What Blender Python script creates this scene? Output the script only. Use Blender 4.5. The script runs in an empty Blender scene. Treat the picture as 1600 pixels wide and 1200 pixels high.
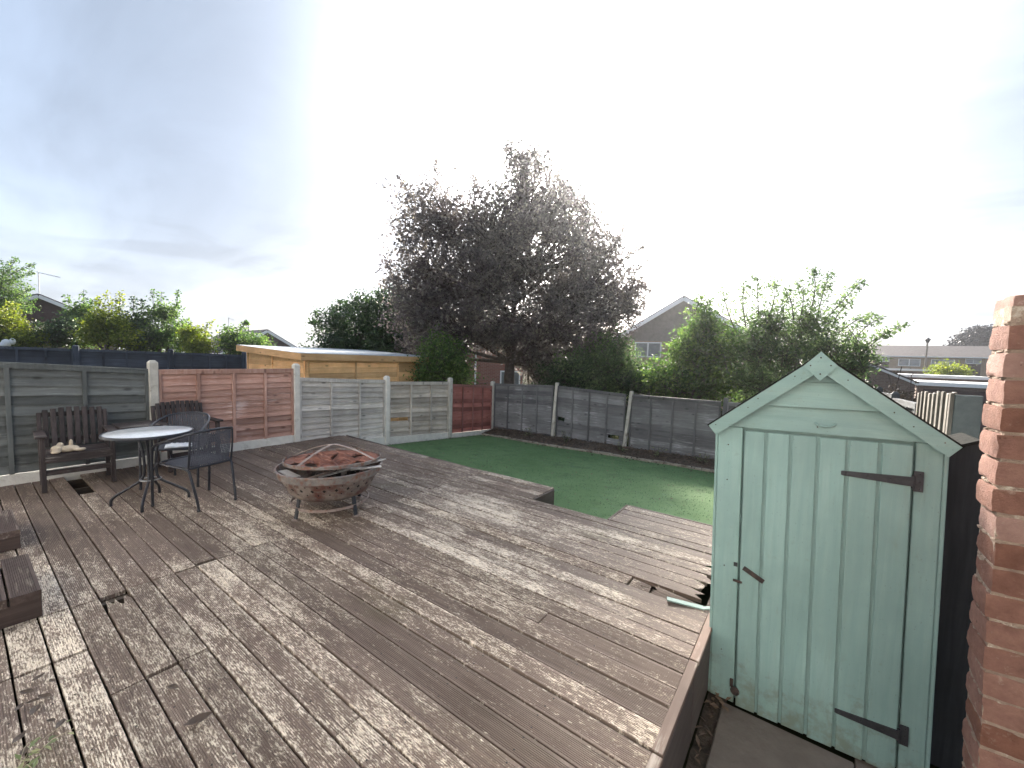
import bpy, bmesh, math, random
from mathutils import Vector, Matrix, noise, Quaternion
random.seed(11)
rnd = random.uniform
S = bpy.context.scene
COL = S.collection
rad = math.radians

# ------------------------------------------------------------------ camera
RGT = Vector((0.80776660, 0.58880542, 0.02865829))
DWN = Vector((0.06375724, -0.03893095, -0.99720579))
FWD = Vector((-0.58604448, 0.80733671, -0.06898773))
EYE = Vector((0, 0, 1.57))
cd = bpy.data.cameras.new('camera'); cam = bpy.data.objects.new('camera', cd); COL.objects.link(cam)
cam.matrix_world = Matrix(((RGT.x, -DWN.x, -FWD.x, EYE.x), (RGT.y, -DWN.y, -FWD.y, EYE.y), (RGT.z, -DWN.z, -FWD.z, EYE.z), (0, 0, 0, 1)))
cd.sensor_width = 36; cd.lens = 36 * 639.0 / 1600; cd.clip_start = .05; cd.clip_end = 2000
S.camera = cam

# ------------------------------------------------------------------ sun, sky, exposure
SUN = Vector((-.464, .945, .506)).normalized()
EL = math.asin(SUN.z); AZ = math.atan2(SUN.x, SUN.y)
sd = bpy.data.lights.new('sun', 'SUN'); so = bpy.data.objects.new('sun', sd); COL.objects.link(so)
sd.energy = 3.8; sd.angle = rad(10); sd.color = (1, .90, .78)
so.rotation_euler = SUN.to_track_quat('Z', 'Y').to_euler(); so.location = (0, 0, 30)
S.view_settings.view_transform = 'Standard'; S.view_settings.look = 'None'
S.view_settings.exposure = 2.5; S.view_settings.gamma = 1; S.view_settings.use_curve_mapping = False
W = bpy.data.worlds.new('World'); S.world = W; W.use_nodes = True
nt = W.node_tree; nt.nodes.clear()
def wn(t, **k):
    n = nt.nodes.new(t)
    for a, b in k.items(): setattr(n, a, b)
    return n
def wl(a, b): nt.links.new(a, b)
def wmath(op, a, b=None, c=None, clamp=False):
    n = wn('ShaderNodeMath', operation=op, use_clamp=clamp)
    for i, v in enumerate((a, b, c)):
        if v is None: continue
        if isinstance(v, (int, float)): n.inputs[i].default_value = v
        else: wl(v, n.inputs[i])
    return n.outputs[0]
def wramp(f, stops):
    n = wn('ShaderNodeValToRGB'); wl(f, n.inputs[0]); e = n.color_ramp.elements
    while len(e) < len(stops): e.new(.5)
    for q, (p, c) in zip(e, stops):
        q.position = p; q.color = (c, c, c, 1) if isinstance(c, (int, float)) else (*c, 1)
    return n.outputs[0]
sky = wn('ShaderNodeTexSky', sky_type='NISHITA', sun_disc=False, sun_elevation=EL, sun_rotation=AZ, air_density=1.0, dust_density=2.5, ozone_density=1.0)
tc = wn('ShaderNodeTexCoord')
sep = wn('ShaderNodeSeparateXYZ'); wl(tc.outputs['Generated'], sep.inputs[0])
dot = wn('ShaderNodeVectorMath', operation='DOT_PRODUCT'); wl(tc.outputs['Generated'], dot.inputs[0]); dot.inputs[1].default_value = SUN
zz = wmath('ADD', wmath('MAXIMUM', sep.outputs[2], 0.0), .12)
cmb = wn('ShaderNodeCombineXYZ')          # directions projected on a high cloud layer
wl(wmath('DIVIDE', sep.outputs[0], zz), cmb.inputs[0]); wl(wmath('DIVIDE', sep.outputs[1], zz), cmb.inputs[1])
mp = wn('ShaderNodeMapping'); wl(cmb.outputs[0], mp.inputs[0]); mp.inputs['Scale'].default_value = (.42, 1.25, 1); mp.inputs['Rotation'].default_value = (0, 0, rad(25))
n1 = wn('ShaderNodeTexNoise'); wl(mp.outputs[0], n1.inputs['Vector'])
n1.inputs['Scale'].default_value = 1.1; n1.inputs['Detail'].default_value = 9; n1.inputs['Roughness'].default_value = .56; n1.inputs['Distortion'].default_value = .35
n2 = wn('ShaderNodeTexNoise'); wl(mp.outputs[0], n2.inputs['Vector'])
n2.inputs['Scale'].default_value = 1.15; n2.inputs['Detail'].default_value = 8; n2.inputs['Roughness'].default_value = .6; n2.inputs['Distortion'].default_value = .8
cover = wramp(n1.outputs[0], [(.34, .90), (.56, 1.0)])
thick = wramp(n2.outputs[0], [(.44, 0.0), (.72, 1.0)])
# thin cloud scatters sunlight forward: brightest round the sun, grey-blue away from it
dpos = wmath('MAXIMUM', dot.outputs['Value'], 0.0)
fw = wmath('ADD', wmath('MULTIPLY', wmath('POWER', dpos, 20.0), 17.0), wmath('MULTIPLY', wmath('POWER', dpos, 60.0), 120.0))
hz = wmath('POWER', wmath('SUBTRACT', 1.0, wmath('MAXIMUM', sep.outputs[2], 0.0)), 6.0)
lum = wmath('ADD', fw, wmath('MULTIPLY_ADD', hz, 0.95, 1.15))
dk = wmath('SUBTRACT', 1.0, wmath('MULTIPLY', thick, .22))
lum = wmath('MULTIPLY', lum, dk)
mp3 = wn('ShaderNodeMapping'); wl(tc.outputs['Generated'], mp3.inputs[0]); mp3.inputs['Scale'].default_value = (5, 5, 22)
n3 = wn('ShaderNodeTexNoise'); wl(mp3.outputs[0], n3.inputs['Vector']); n3.inputs['Scale'].default_value = 1.0; n3.inputs['Detail'].default_value = 6; n3.inputs['Distortion'].default_value = .5
low = wramp(sep.outputs[2], [(.04, 0.0), (.08, 1.0), (.17, .9), (.30, 0.0)])
lum = wmath('MULTIPLY', lum, wmath('SUBTRACT', 1.0, wmath('MULTIPLY', wmath('MULTIPLY', wramp(n3.outputs[0], [(.48, 0.0), (.60, 1.0)]), low), .2)))
cc = wn('ShaderNodeMix', data_type='RGBA'); wl(wmath('ADD', wmath('POWER', dpos, 9.0), wmath('MULTIPLY', hz, .7), clamp=True), cc.inputs[0])
cc.inputs[6].default_value = (.73, .90, 1.17, 1); cc.inputs[7].default_value = (1, .975, .93, 1)
cm = wn('ShaderNodeVectorMath', operation='SCALE'); wl(cc.outputs[2], cm.inputs[0]); wl(lum, cm.inputs['Scale'])
mx = wn('ShaderNodeMix', data_type='RGBA'); # streaks of higher and lower brightness in the cloud veil
wl(wmath('MULTIPLY', cover, .96), mx.inputs[0]); wl(sky.outputs[0], mx.inputs[6]); wl(cm.outputs[0], mx.inputs[7])
bg = wn('ShaderNodeBackground'); wl(mx.outputs[2], bg.inputs[0]); bg.inputs[1].default_value = .1
wo = wn('ShaderNodeOutputWorld'); wl(bg.outputs[0], wo.inputs[0])

# ------------------------------------------------------------------ helpers
def at(x, y, d):
    """world point seen at (x, y) of the 1600x1200 view, d metres deep"""
    return EYE + d * (FWD + RGT * ((x - 800) / 639) + DWN * ((y - 600) / 639))
def gz(x, y):
    t = max(0, min(1, (y - 2) / 7)); z = -.44 - .24 * t
    t = max(0, min(1, (y - 9) / 34)); return z - 1.15 * t * t * (3 - 2 * t)

class NT:
    def __init__(s, name):
        s.m = bpy.data.materials.new(name); s.m.use_nodes = True; s.t = s.m.node_tree; s.t.nodes.clear()
        s.o = s.n('ShaderNodeOutputMaterial'); s.b = s.n('ShaderNodeBsdfPrincipled'); s.l(s.b.outputs[0], s.o.inputs[0])
    def n(s, t, **k):
        q = s.t.nodes.new(t)
        for a, b in k.items(): setattr(q, a, b)
        return q
    def l(s, a, b): s.t.links.new(a, b)
    def vec(s, kind, scale=(1, 1, 1), rot=(0, 0, 0)):
        if kind == 'world': src = s.n('ShaderNodeNewGeometry').outputs['Position']
        else: src = s.n('ShaderNodeTexCoord').outputs['Object']
        m = s.n('ShaderNodeMapping'); s.l(src, m.inputs[0]); m.inputs['Scale'].default_value = scale; m.inputs['Rotation'].default_value = rot
        return m.outputs[0]
    def noise(s, v, sc, det=4, rough=.55, dist=0, w=None):
        q = s.n('ShaderNodeTexNoise')
        s.l(v, q.inputs['Vector']); q.inputs['Scale'].default_value = sc; q.inputs['Detail'].default_value = det
        q.inputs['Roughness'].default_value = rough; q.inputs['Distortion'].default_value = dist
        return q.outputs[0]
    def math(s, op, a, b=0.0, clamp=False):
        q = s.n('ShaderNodeMath', operation=op, use_clamp=clamp)
        for i, v in enumerate((a, b)):
            if isinstance(v, (int, float)): q.inputs[i].default_value = v
            else: s.l(v, q.inputs[i])
        return q.outputs[0]
    def ramp(s, f, stops):
        q = s.n('ShaderNodeValToRGB'); s.l(f, q.inputs[0]); e = q.color_ramp.elements
        while len(e) < len(stops): e.new(.5)
        for a, (p, c) in zip(e, stops):
            a.position = p; a.color = (c, c, c, 1) if isinstance(c, (int, float)) else (*c, 1)
        return q.outputs[0]
    def mix(s, f, a, b, mode='MIX'):
        q = s.n('ShaderNodeMix', data_type='RGBA', blend_type=mode)
        for i, v in ((0, f), (6, a), (7, b)):
            if isinstance(v, (int, float)): q.inputs[i].default_value = v
            elif isinstance(v, tuple): q.inputs[i].default_value = (*v, 1)
            else: s.l(v, q.inputs[i])
        return q.outputs[2]
    def rand(s): return s.n('ShaderNodeObjectInfo').outputs['Random']
    def hsv(s, c, v=1.0, sat=1.0, h=.5):
        q = s.n('ShaderNodeHueSaturation'); s.l(c, q.inputs['Color'])
        for k, x in (('Value', v), ('Saturation', sat), ('Hue', h)):
            if isinstance(x, (int, float)): q.inputs[k].default_value = x
            else: s.l(x, q.inputs[k])
        return q.outputs[0]
    def bump(s, f, st=.3, d=.01):
        q = s.n('ShaderNodeBump'); s.l(f, q.inputs['Height']); q.inputs['Strength'].default_value = st; q.inputs['Distance'].default_value = d
        s.l(q.outputs[0], s.b.inputs['Normal'])
    def base(s, c):
        if isinstance(c, tuple): s.b.inputs['Base Color'].default_value = (*c, 1)
        else: s.l(c, s.b.inputs['Base Color'])
    def set(s, rough=.8, metal=0, spec=.5):
        for k, v in (('Roughness', rough), ('Metallic', metal), ('Specular IOR Level', spec)):
            if isinstance(v, (int, float)): s.b.inputs[k].default_value = v
            else: s.l(v, s.b.inputs[k])

def m_wood(name, c1, c2, axis='x', rough=.8, worn=None, wornamt=.5, knots=True, vary=.34, bump=.35, fine=1.0, spec=.3, streak=None):
    """boards: grain stretched along an axis, knots, worn patches, a tone of its own per board"""
    s = NT(name)
    lo, hi = 2.2 * fine, 34 * fine
    sc = {'x': (lo, hi, hi), 'y': (hi, lo, hi), 'z': (hi, hi, lo)}[axis]
    off = s.n('ShaderNodeVectorMath', operation='ADD'); s.l(s.vec('world', sc), off.inputs[0])
    rv = s.n('ShaderNodeCombineXYZ'); s.l(s.math('MULTIPLY', s.rand(), 60), rv.inputs[0]); s.l(s.math('MULTIPLY', s.rand(), 37), rv.inputs[2]); s.l(rv.outputs[0], off.inputs[1])
    g = s.noise(off.outputs[0], 1.0, 5, .6, .4)
    c = s.mix(s.ramp(g, [(.32, 0.0), (.68, 1.0)]), c1, c2)
    big = s.noise(s.vec('world'), 2.3, 4, .6)
    c = s.mix(s.ramp(big, [(.35, .55), (.65, 0.0)]), c, tuple(x * .62 for x in c1))
    if knots:
        v = s.n('ShaderNodeTexVoronoi'); s.l(s.vec('world', {'x': (3, 7, 7), 'y': (7, 3, 7), 'z': (7, 7, 3)}[axis]), v.inputs['Vector']); v.inputs['Scale'].default_value = 1.0
        c = s.mix(s.ramp(v.outputs['Distance'], [(.07, .8), (.17, 0.0)]), c, tuple(x * .35 for x in c1))
    if worn:
        wsc = {'x': (3, 40, 40), 'y': (40, 3, 40), 'z': (40, 40, 3)}[axis]
        wv = s.noise(s.vec('world', wsc), 1.0, 6, .7)
        w2 = s.noise(s.vec('world'), 1.7, 3)
        f = s.math('ADD', s.math('MULTIPLY', wv, .6), s.math('MULTIPLY', w2, .5))
        c = s.mix(s.ramp(f, [(.60, 0.0), (.68, wornamt)]), c, worn)
    val = s.math('ADD', s.math('MULTIPLY', s.rand(), vary * 2), 1 - vary)
    s.base(s.hsv(c, val)); s.set(rough, 0, spec); s.bump(g, bump, .004)
    return s.m

def m_plain(name, c1, c2, sc=6, rough=.8, metal=0, bump=.15, vary=.1, det=5, spec=.5, dirt=None, dirtsc=3, thr=(.55, .7), kind='world'):
    s = NT(name); v = s.vec(kind)
    g = s.noise(v, sc, det, .6)
    c = s.mix(s.ramp(g, [(.3, 0.0), (.7, 1.0)]), c1, c2)
    if dirt: c = s.mix(s.ramp(s.noise(v, dirtsc, 8, .65), [(thr[0], 0.0), (thr[1], 1.0)]), c, dirt)
    s.base(s.hsv(c, s.math('ADD', s.math('MULTIPLY', s.rand(), vary * 2), 1 - vary))); s.set(rough, metal, spec)
    if bump: s.bump(s.noise(v, sc * 6, 5, .6), bump, .01)
    return s.m

def m_leaf(name, c1, c2, c3, sc=1.2, trans=.35, rough=.55):
    """leaves: tone varies from clump to clump and leaf to leaf, light passes through"""
    s = NT(name)
    at_ = s.n('ShaderNodeAttribute'); at_.attribute_name = 'tone'
    g = s.noise(s.vec('world'), sc, 3)
    c = s.mix(s.ramp(g, [(.35, 0.0), (.65, 1.0)]), c1, c2)
    c = s.mix(s.ramp(at_.outputs['Fac'], [(.55, 0.0), (1.0, .85)]), c, c3)
    c = s.hsv(c, s.math('ADD', s.math('MULTIPLY', at_.outputs['Fac'], .7), .65))
    s.base(c); s.set(rough, 0, .4)
    tr = s.n('ShaderNodeBsdfTranslucent'); s.l(s.hsv(c, 1.6, 1.15), tr.inputs[0])
    mxs = s.n('ShaderNodeMixShader'); mxs.inputs[0].default_value = trans
    s.l(s.b.outputs[0], mxs.inputs[1]); s.l(tr.outputs[0], mxs.inputs[2]); s.l(mxs.outputs[0], s.o.inputs[0])
    return s.m

class MB:
    """collects shapes, links them as one mesh object"""
    def __init__(s): s.v = []; s.f = []; s.tone = None
    def add(s, vs, fs, mat=None):
        k = len(s.v); s.v += [(mat @ Vector(v)) if mat else Vector(v) for v in vs]; s.f += [tuple(i + k for i in f) for f in fs]
    def box(s, lo, hi, mat=None):
        (a, b, c), (d, e, f) = lo, hi
        s.add([(a, b, c), (d, b, c), (d, e, c), (a, e, c), (a, b, f), (d, b, f), (d, e, f), (a, e, f)],
              [(3, 2, 1, 0), (4, 5, 6, 7), (0, 1, 5, 4), (1, 2, 6, 5), (2, 3, 7, 6), (3, 0, 4, 7)], mat)
    def cbox(s, lo, hi, b=.004, mat=None):
        """box with chamfered edges"""
        lo, hi = Vector(lo), Vector(hi); c = (lo + hi) / 2; h = (hi - lo) / 2; b = min(b, min(h) * .45)
        vs = []; ix = {}
        for sx in (-1, 1):
            for sy in (-1, 1):
                for sz in (-1, 1):
                    for a in range(3):
                        d = [h.x - b, h.y - b, h.z - b]; d[a] = h[a]
                        ix[(sx, sy, sz, a)] = len(vs); vs.append((c.x + sx * d[0], c.y + sy * d[1], c.z + sz * d[2]))
        fs = []
        P = (-1, 1)
        def q(*k): fs.append(tuple(ix[i] for i in k))
        for a in range(3):
            u, w = (a + 1) % 3, (a + 2) % 3
            def key(sa, su, sw, ax):
                t = [0, 0, 0]; t[a] = sa; t[u] = su; t[w] = sw; return (*t, ax)
            for sa in P:
                L = [key(sa, -1, -1, a), key(sa, 1, -1, a), key(sa, 1, 1, a), key(sa, -1, 1, a)]
                q(*(L if sa > 0 else L[::-1]))
            for su in P:
                for sw in P:
                    L = [key(-1, su, sw, u), key(1, su, sw, u), key(1, su, sw, w), key(-1, su, sw, w)]
                    q(*(L[::-1] if su * sw > 0 else L))
        for sx in P:
            for sy in P:
                for sz in P:
                    L = [(sx, sy, sz, 0), (sx, sy, sz, 1), (sx, sy, sz, 2)]
                    q(*(L if sx * sy * sz > 0 else L[::-1]))
        s.add(vs, fs, mat)
    def beam(s, p, q, w, h, up=(0, 0, 1), b=0):
        """rectangular bar from p to q, w across, h along up"""
        p, q = Vector(p), Vector(q); x = (q - p); L = x.length; x.normalize(); y = Vector(up).cross(x)
        if y.length < 1e-4: y = Vector((0, 1, 0)).cross(x)
        y.normalize(); z = x.cross(y)
        M = Matrix(((x.x, y.x, z.x, p.x), (x.y, y.y, z.y, p.y), (x.z, y.z, z.z, p.z), (0, 0, 0, 1)))
        (s.cbox((0, -w / 2, -h / 2), (L, w / 2, h / 2), b, M) if b else s.box((0, -w / 2, -h / 2), (L, w / 2, h / 2), M))
    def tube(s, pts, r, n=8, cap=True):
        pts = [Vector(p) for p in pts]; m = len(pts); rs = r if isinstance(r, (list, tuple)) else [r] * m
        k = len(s.v); t0 = (pts[1] - pts[0]).normalized(); u = t0.orthogonal().normalized()
        for i in range(m):
            t = (pts[min(i + 1, m - 1)] - pts[max(i - 1, 0)]).normalized()
            u = (u - t * u.dot(t)); u = u.normalized() if u.length > 1e-6 else t.orthogonal().normalized(); w = t.cross(u)
            for j in range(n):
                a = 2 * math.pi * j / n; s.v.append(pts[i] + (u * math.cos(a) + w * math.sin(a)) * rs[i])
        for i in range(m - 1):
            for j in range(n):
                a = k + i * n + j; b = k + i * n + (j + 1) % n; s.f.append((a, b, b + n, a + n))
        if cap: s.f.append(tuple(k + j for j in range(n))[::-1]); s.f.append(tuple(k + (m - 1) * n + j for j in range(n)))
    def lathe(s, prof, n=32, c=(0, 0, 0), mat=None):
        vs = []; fs = []; m = len(prof)
        for j in range(n):
            a = 2 * math.pi * j / n
            for r, z in prof: vs.append((c[0] + r * math.cos(a), c[1] + r * math.sin(a), c[2] + z))
        for j in range(n):
            for i in range(m - 1):
                a = j * m + i; b = ((j + 1) % n) * m + i; fs.append((a, b, b + 1, a + 1))
        s.add(vs, fs, mat)
    def prism(s, poly, y0, y1, axis='y', mat=None):
        n = len(poly)
        if axis == 'y': vs = [(a, y0, b) for a, b in poly] + [(a, y1, b) for a, b in poly]
        elif axis == 'x': vs = [(y0, a, b) for a, b in poly] + [(y1, a, b) for a, b in poly]
        else: vs = [(a, b, y0) for a, b in poly] + [(a, b, y1) for a, b in poly]
        s.add(vs, [tuple(range(n)), tuple(range(2 * n - 1, n - 1, -1))] + [(i, i + n, (i + 1) % n + n, (i + 1) % n) for i in range(n)], mat)
    def ball(s, c, r, n=8, m=6, jit=0):
        c = Vector(c); r = Vector(r) if isinstance(r, (tuple, list)) else Vector((r, r, r)); k = len(s.v)
        s.v.append(c + Vector((0, 0, -r.z)))
        for i in range(1, m):
            p = math.pi * i / m - math.pi / 2
            for j in range(n):
                a = 2 * math.pi * j / n; q = 1 + rnd(-jit, jit)
                s.v.append(c + Vector((r.x * math.cos(p) * math.cos(a) * q, r.y * math.cos(p) * math.sin(a) * q, r.z * math.sin(p) * q)))
        s.v.append(c + Vector((0, 0, r.z))); e = len(s.v) - 1
        for j in range(n):
            s.f.append((k, k + 1 + (j + 1) % n, k + 1 + j)); s.f.append((e, e - n + j, e - n + (j + 1) % n))
            for i in range(m - 2):
                a = k + 1 + i * n + j; b = k + 1 + i * n + (j + 1) % n; s.f.append((a, b, b + n, a + n))
    def build(s, name, mat, parent=None, smooth=False, label=None, loc=None, fix=True):
        me = bpy.data.meshes.new(name); o = bpy.data.objects.new(name, me); COL.objects.link(o)
        off = Vector(loc) if loc is not None else Vector((0, 0, 0))
        me.from_pydata([tuple(v - off) for v in s.v], [], s.f)
        if fix:
            bm = bmesh.new(); bm.from_mesh(me); bmesh.ops.recalc_face_normals(bm, faces=bm.faces); bm.to_mesh(me); bm.free()
        if s.tone:
            a = me.attributes.new('tone', 'FLOAT', 'FACE'); a.data.foreach_set('value', s.tone)
        if smooth:
            me.polygons.foreach_set('use_smooth', [True] * len(me.polygons))
            try: me.set_sharp_from_angle(angle=rad(45))
            except Exception: pass
        me.materials.append(mat); o.location = off
        if parent is not None: o.parent = parent
        if label: o['label'] = label
        return o

def thing(name, label, cat, loc=(0, 0, 0), rz=0, group=None):
    o = bpy.data.objects.new(name, None); COL.objects.link(o); o.location = loc; o.rotation_euler = (0, 0, rz); o.empty_display_size = .2
    return tag(o, label, cat, group)
def tag(o, label, cat, group=None, kind=None):
    o['label'] = label; o['category'] = cat
    if group: o['group'] = group
    if kind: o['kind'] = kind
    return o
def struct(o, label=None):
    o['kind'] = 'structure'
    if label: o['label'] = label
    return o
def copy_tree(o, parent=None):
    c = o.copy(); COL.objects.link(c)
    if parent is not None: c.parent = parent
    for ch in list(o.children): copy_tree(ch, c)
    return c
def smooth_path(P, k=6):
    P = [Vector(p) for p in P]; out = []
    for i in range(len(P) - 1):
        a = P[max(i - 1, 0)]; b = P[i]; c = P[i + 1]; d = P[min(i + 2, len(P) - 1)]
        for j in range(k):
            t = j / k
            out.append(.5 * ((2 * b) + (c - a) * t + (2 * a - 5 * b + 4 * c - d) * t * t + (3 * b - 3 * c + d - a) * t ** 3))
    out.append(P[-1]); return out

# ------------------------------------------------------------------ materials
def make_deck_mat():
    s = NT('deck_paint')
    pos = s.n('ShaderNodeNewGeometry').outputs['Position']; sx = s.n('ShaderNodeSeparateXYZ'); s.l(pos, sx.inputs[0])
    ob = s.n('ShaderNodeSeparateXYZ'); s.l(s.n('ShaderNodeTexCoord').outputs['Object'], ob.inputs[0])
    off = s.n('ShaderNodeVectorMath', operation='ADD'); s.l(pos, off.inputs[0])
    rv = s.n('ShaderNodeCombineXYZ'); s.l(s.math('MULTIPLY', s.rand(), 40), rv.inputs[0]); s.l(rv.outputs[0], off.inputs[1])
    def mp(v, sc):
        m = s.n('ShaderNodeMapping'); s.l(v, m.inputs[0]); m.inputs['Scale'].default_value = sc; return m.outputs[0]
    grain = s.noise(mp(off.outputs[0], (3, 60, 60)), 1.0, 5, .6)
    blot = s.noise(pos, 1.6, 5, .6)
    c = s.mix(s.ramp(blot, [(.3, 0.0), (.7, 1.0)]), (.160, .117, .092), (.24, .184, .150))
    c = s.mix(s.ramp(grain, [(.3, .55), (.7, 0.0)]), c, (.055, .038, .03))
    c = s.mix(s.ramp(s.noise(pos, .9, 3), [(.55, 0.0), (.75, .35)]), c, (.155, .115, .108))
    # bare sun-bleached wood where the paint has flaked, more on the walked middle of the deck
    zone = s.noise(mp(pos, (.55, 1.0, 1)), 1.15, 3, .5, .3)
    row = s.noise(mp(off.outputs[0], (.45, .15, .1)), 1.6, 2)
    flake = s.noise(mp(off.outputs[0], (4, 13, 8)), 1.3, 6, .65, .3)
    fleck = s.noise(mp(off.outputs[0], (16, 75, 8)), 1.7, 8, .82, .25)
    f = s.math('ADD', s.math('MULTIPLY', flake, .42), s.math('MULTIPLY', zone, .34)); f = s.math('ADD', f, .09)
    f = s.math('ADD', f, s.math('MULTIPLY', row, .16)); f = s.math('ADD', f, s.math('MULTIPLY', s.math('SUBTRACT', s.rand(), .5), .05))
    wx = s.n('ShaderNodeMapRange'); s.l(sx.outputs[0], wx.inputs[0])
    for i, v in enumerate((-7.2, -3.8, -.11, 0.0)): wx.inputs[i + 1].default_value = v
    f = s.math('ADD', f, wx.outputs[0])
    w2 = s.n('ShaderNodeMapRange'); s.l(sx.outputs[0], w2.inputs[0])
    for i, v in enumerate((-1.7, -.6, 0.0, -.045)): w2.inputs[i + 1].default_value = v
    f = s.math('ADD', f, w2.outputs[0])
    # flaking starts on the ridges between the grooves
    top = s.n('ShaderNodeMapRange'); s.l(ob.outputs[2], top.inputs[0])
    for i, v in enumerate((-.0022, -.0005, -.035, 0.0)): top.inputs[i + 1].default_value = v
    f = s.math('ADD', f, top.outputs[0])
    c = s.mix(s.ramp(f, [(.50, 0.0), (.72, .5)]), c, (.30, .235, .18))
    f = s.math('ADD', fleck, s.math('MULTIPLY', s.math('SUBTRACT', f, .535), .85))
    mask = s.ramp(f, [(.535, 0.0), (.555, .7), (.61, 1.0)])
    bare = s.mix(s.noise(mp(pos, (4, 30, 4)), 2.0, 5), (.52, .43, .33), (.80, .72, .60))
    c = s.mix(mask, c, bare)
    c = s.mix(s.ramp(s.noise(pos, 1.1, 4), [(.62, 0.0), (.74, .5)]), c, (.10, .09, .045))
    val = s.math('ADD', s.math('MULTIPLY', s.rand(), .36), .82)
    s.base(s.hsv(c, val)); s.set(s.math('ADD', s.math('MULTIPLY', mask, .2), .66), 0, .14)
    s.bump(s.math('ADD', grain, s.math('MULTIPLY', mask, -.4)), .6, .003)
    return s.m
M_deck = make_deck_mat()
M_fascia = m_wood('fascia_wood', (.10, .075, .065), (.16, .125, .11), 'x', .7, knots=False)
M_fasciay = m_wood('fascia_wood_long', (.10, .075, .065), (.15, .12, .105), 'y', .7, knots=False)
M_cap = m_wood('cap_wood', (.17, .115, .09), (.25, .18, .14), 'y', .75, worn=(.45, .40, .34), wornamt=.7, knots=False)
M_step = m_wood('step_wood', (.075, .05, .042), (.14, .10, .085), 'x', .65, worn=(.40, .34, .28), wornamt=.6, knots=False)
M_stepf = m_wood('step_wood_cross', (.055, .038, .032), (.10, .07, .06), 'y', .65, knots=False)
M_joist = m_wood('joist_wood', (.04, .03, .022), (.08, .06, .045), 'y')
M_gate = m_plain('concrete', (.36, .34, .30), (.50, .48, .43), 9, .9, bump=.4, dirt=(.22, .20, .16), dirtsc=5)
M_postw = m_plain('concrete_pale', (.58, .55, .50), (.70, .68, .62), 9, .9, bump=.4, dirt=(.30, .28, .23), dirtsc=4, thr=(.6, .75))
FEN = {
 'grey':  m_wood('fence_grey_paint', (.105, .112, .108), (.155, .163, .158), 'y', .75, worn=(.40, .42, .42), wornamt=.35, bump=.5),
 'red':   m_wood('fence_faded_red', (.40, .215, .165), (.55, .36, .295), 'y', .85, worn=(.62, .47, .43), wornamt=.85, bump=.5),
 'silver': m_wood('fence_silvered', (.48, .44, .395), (.66, .62, .575), 'y', .9, worn=(.70, .67, .62), wornamt=.5, bump=.6),
 'silverbrown': m_wood('fence_silver_brown', (.40, .345, .285), (.57, .51, .44), 'y', .9, worn=(.60, .56, .50), wornamt=.5, bump=.6),
 'brick': m_wood('fence_brick_red', (.28, .10, .08), (.37, .15, .125), 'y', .85, bump=.5),
 'back':  m_wood('fence_back_grey', (.125, .125, .130), (.20, .20, .205), 'x', .7, worn=(.36, .36, .37), wornamt=.65, bump=.5),
 'navy':  m_wood('fence_navy', (.030, .038, .055), (.052, .064, .088), 'y', .7, bump=.4, knots=False),
 'dark':  m_wood('fence_dark', (.035, .04, .045), (.06, .066, .072), 'y', .75, bump=.4, knots=False),
 'weather': m_wood('fence_weathered', (.08, .07, .06), (.19, .17, .15), 'z', .9, bump=.6),
}
FENB = {
 'grey':  m_wood('batten_grey', (.115, .125, .122), (.165, .176, .172), 'z', .75, bump=.3),
 'red':   m_wood('batten_red', (.41, .22, .165), (.54, .36, .30), 'z', .85, bump=.3),
 'silver': m_wood('batten_silver', (.42, .39, .36), (.58, .55, .51), 'z', .9, bump=.3),
 'silverbrown': m_wood('batten_silver_brown', (.40, .36, .31), (.52, .48, .43), 'z', .9, bump=.3),
 'brick': m_wood('batten_brick', (.24, .10, .085), (.33, .16, .14), 'z', .85, bump=.3),
 'back':  m_wood('batten_back', (.11, .11, .115), (.165, .165, .17), 'z', .7, bump=.3),
 'navy':  m_wood('batten_navy', (.035, .045, .065), (.058, .072, .098), 'z', .7, bump=.3),
 'dark':  m_wood('batten_dark', (.04, .045, .05), (.065, .072, .08), 'z', .75, bump=.3),
}
def make_shed_mat(name, axis):
    s = NT(name)
    sc = {'x': (2, 40, 40), 'z': (40, 40, 2)}[axis]
    g = s.noise(s.vec('world', sc), 1, 5, .6, .5); b = s.noise(s.vec('world'), 3.0, 4)
    c = s.mix(s.ramp(g, [(.3, 0.0), (.7, 1.0)]), (.212, .338, .318), (.262, .390, .368))
    c = s.mix(s.ramp(b, [(.35, .5), (.65, 0.0)]), c, (.172, .268, .252))
    v = s.n('ShaderNodeTexVoronoi'); s.l(s.vec('world', (9, 9, 6)), v.inputs['Vector'])
    c = s.mix(s.ramp(v.outputs['Distance'], [(.06, .7), (.10, 0.0)]), c, (.14, .19, .175))
    c = s.mix(s.ramp(s.noise(s.vec('world'), 14, 8, .7), [(.60, 0.0), (.70, .55)]), c, (.20, .28, .24))
    c = s.mix(s.ramp(s.noise(s.vec('world', (22, 22, 3) if axis == 'z' else (3, 22, 22)), 1, 7, .7), [(.58, 0.0), (.72, .45)]), c, (.215, .30, .255))
    gp_ = s.n('ShaderNodeSeparateXYZ'); s.l(s.n('ShaderNodeNewGeometry').outputs['Position'], gp_.inputs[0])
    mr_ = s.n('ShaderNodeMapRange'); s.l(gp_.outputs[2], mr_.inputs[0])
    for i_, v_ in enumerate((-.38, .0, .16, -.12)): mr_.inputs[i_ + 1].default_value = v_
    c = s.mix(s.ramp(s.math('ADD', s.noise(s.vec('world'), 9, 8, .7), mr_.outputs[0]), [(.52, 0.0), (.68, .6)]), c, (.15, .16, .11))
    s.base(s.hsv(c, s.math('ADD', s.math('MULTIPLY', s.rand(), .1), .95))); s.set(.6, 0, .35); s.bump(g, .5, .004)
    return s.m
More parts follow.
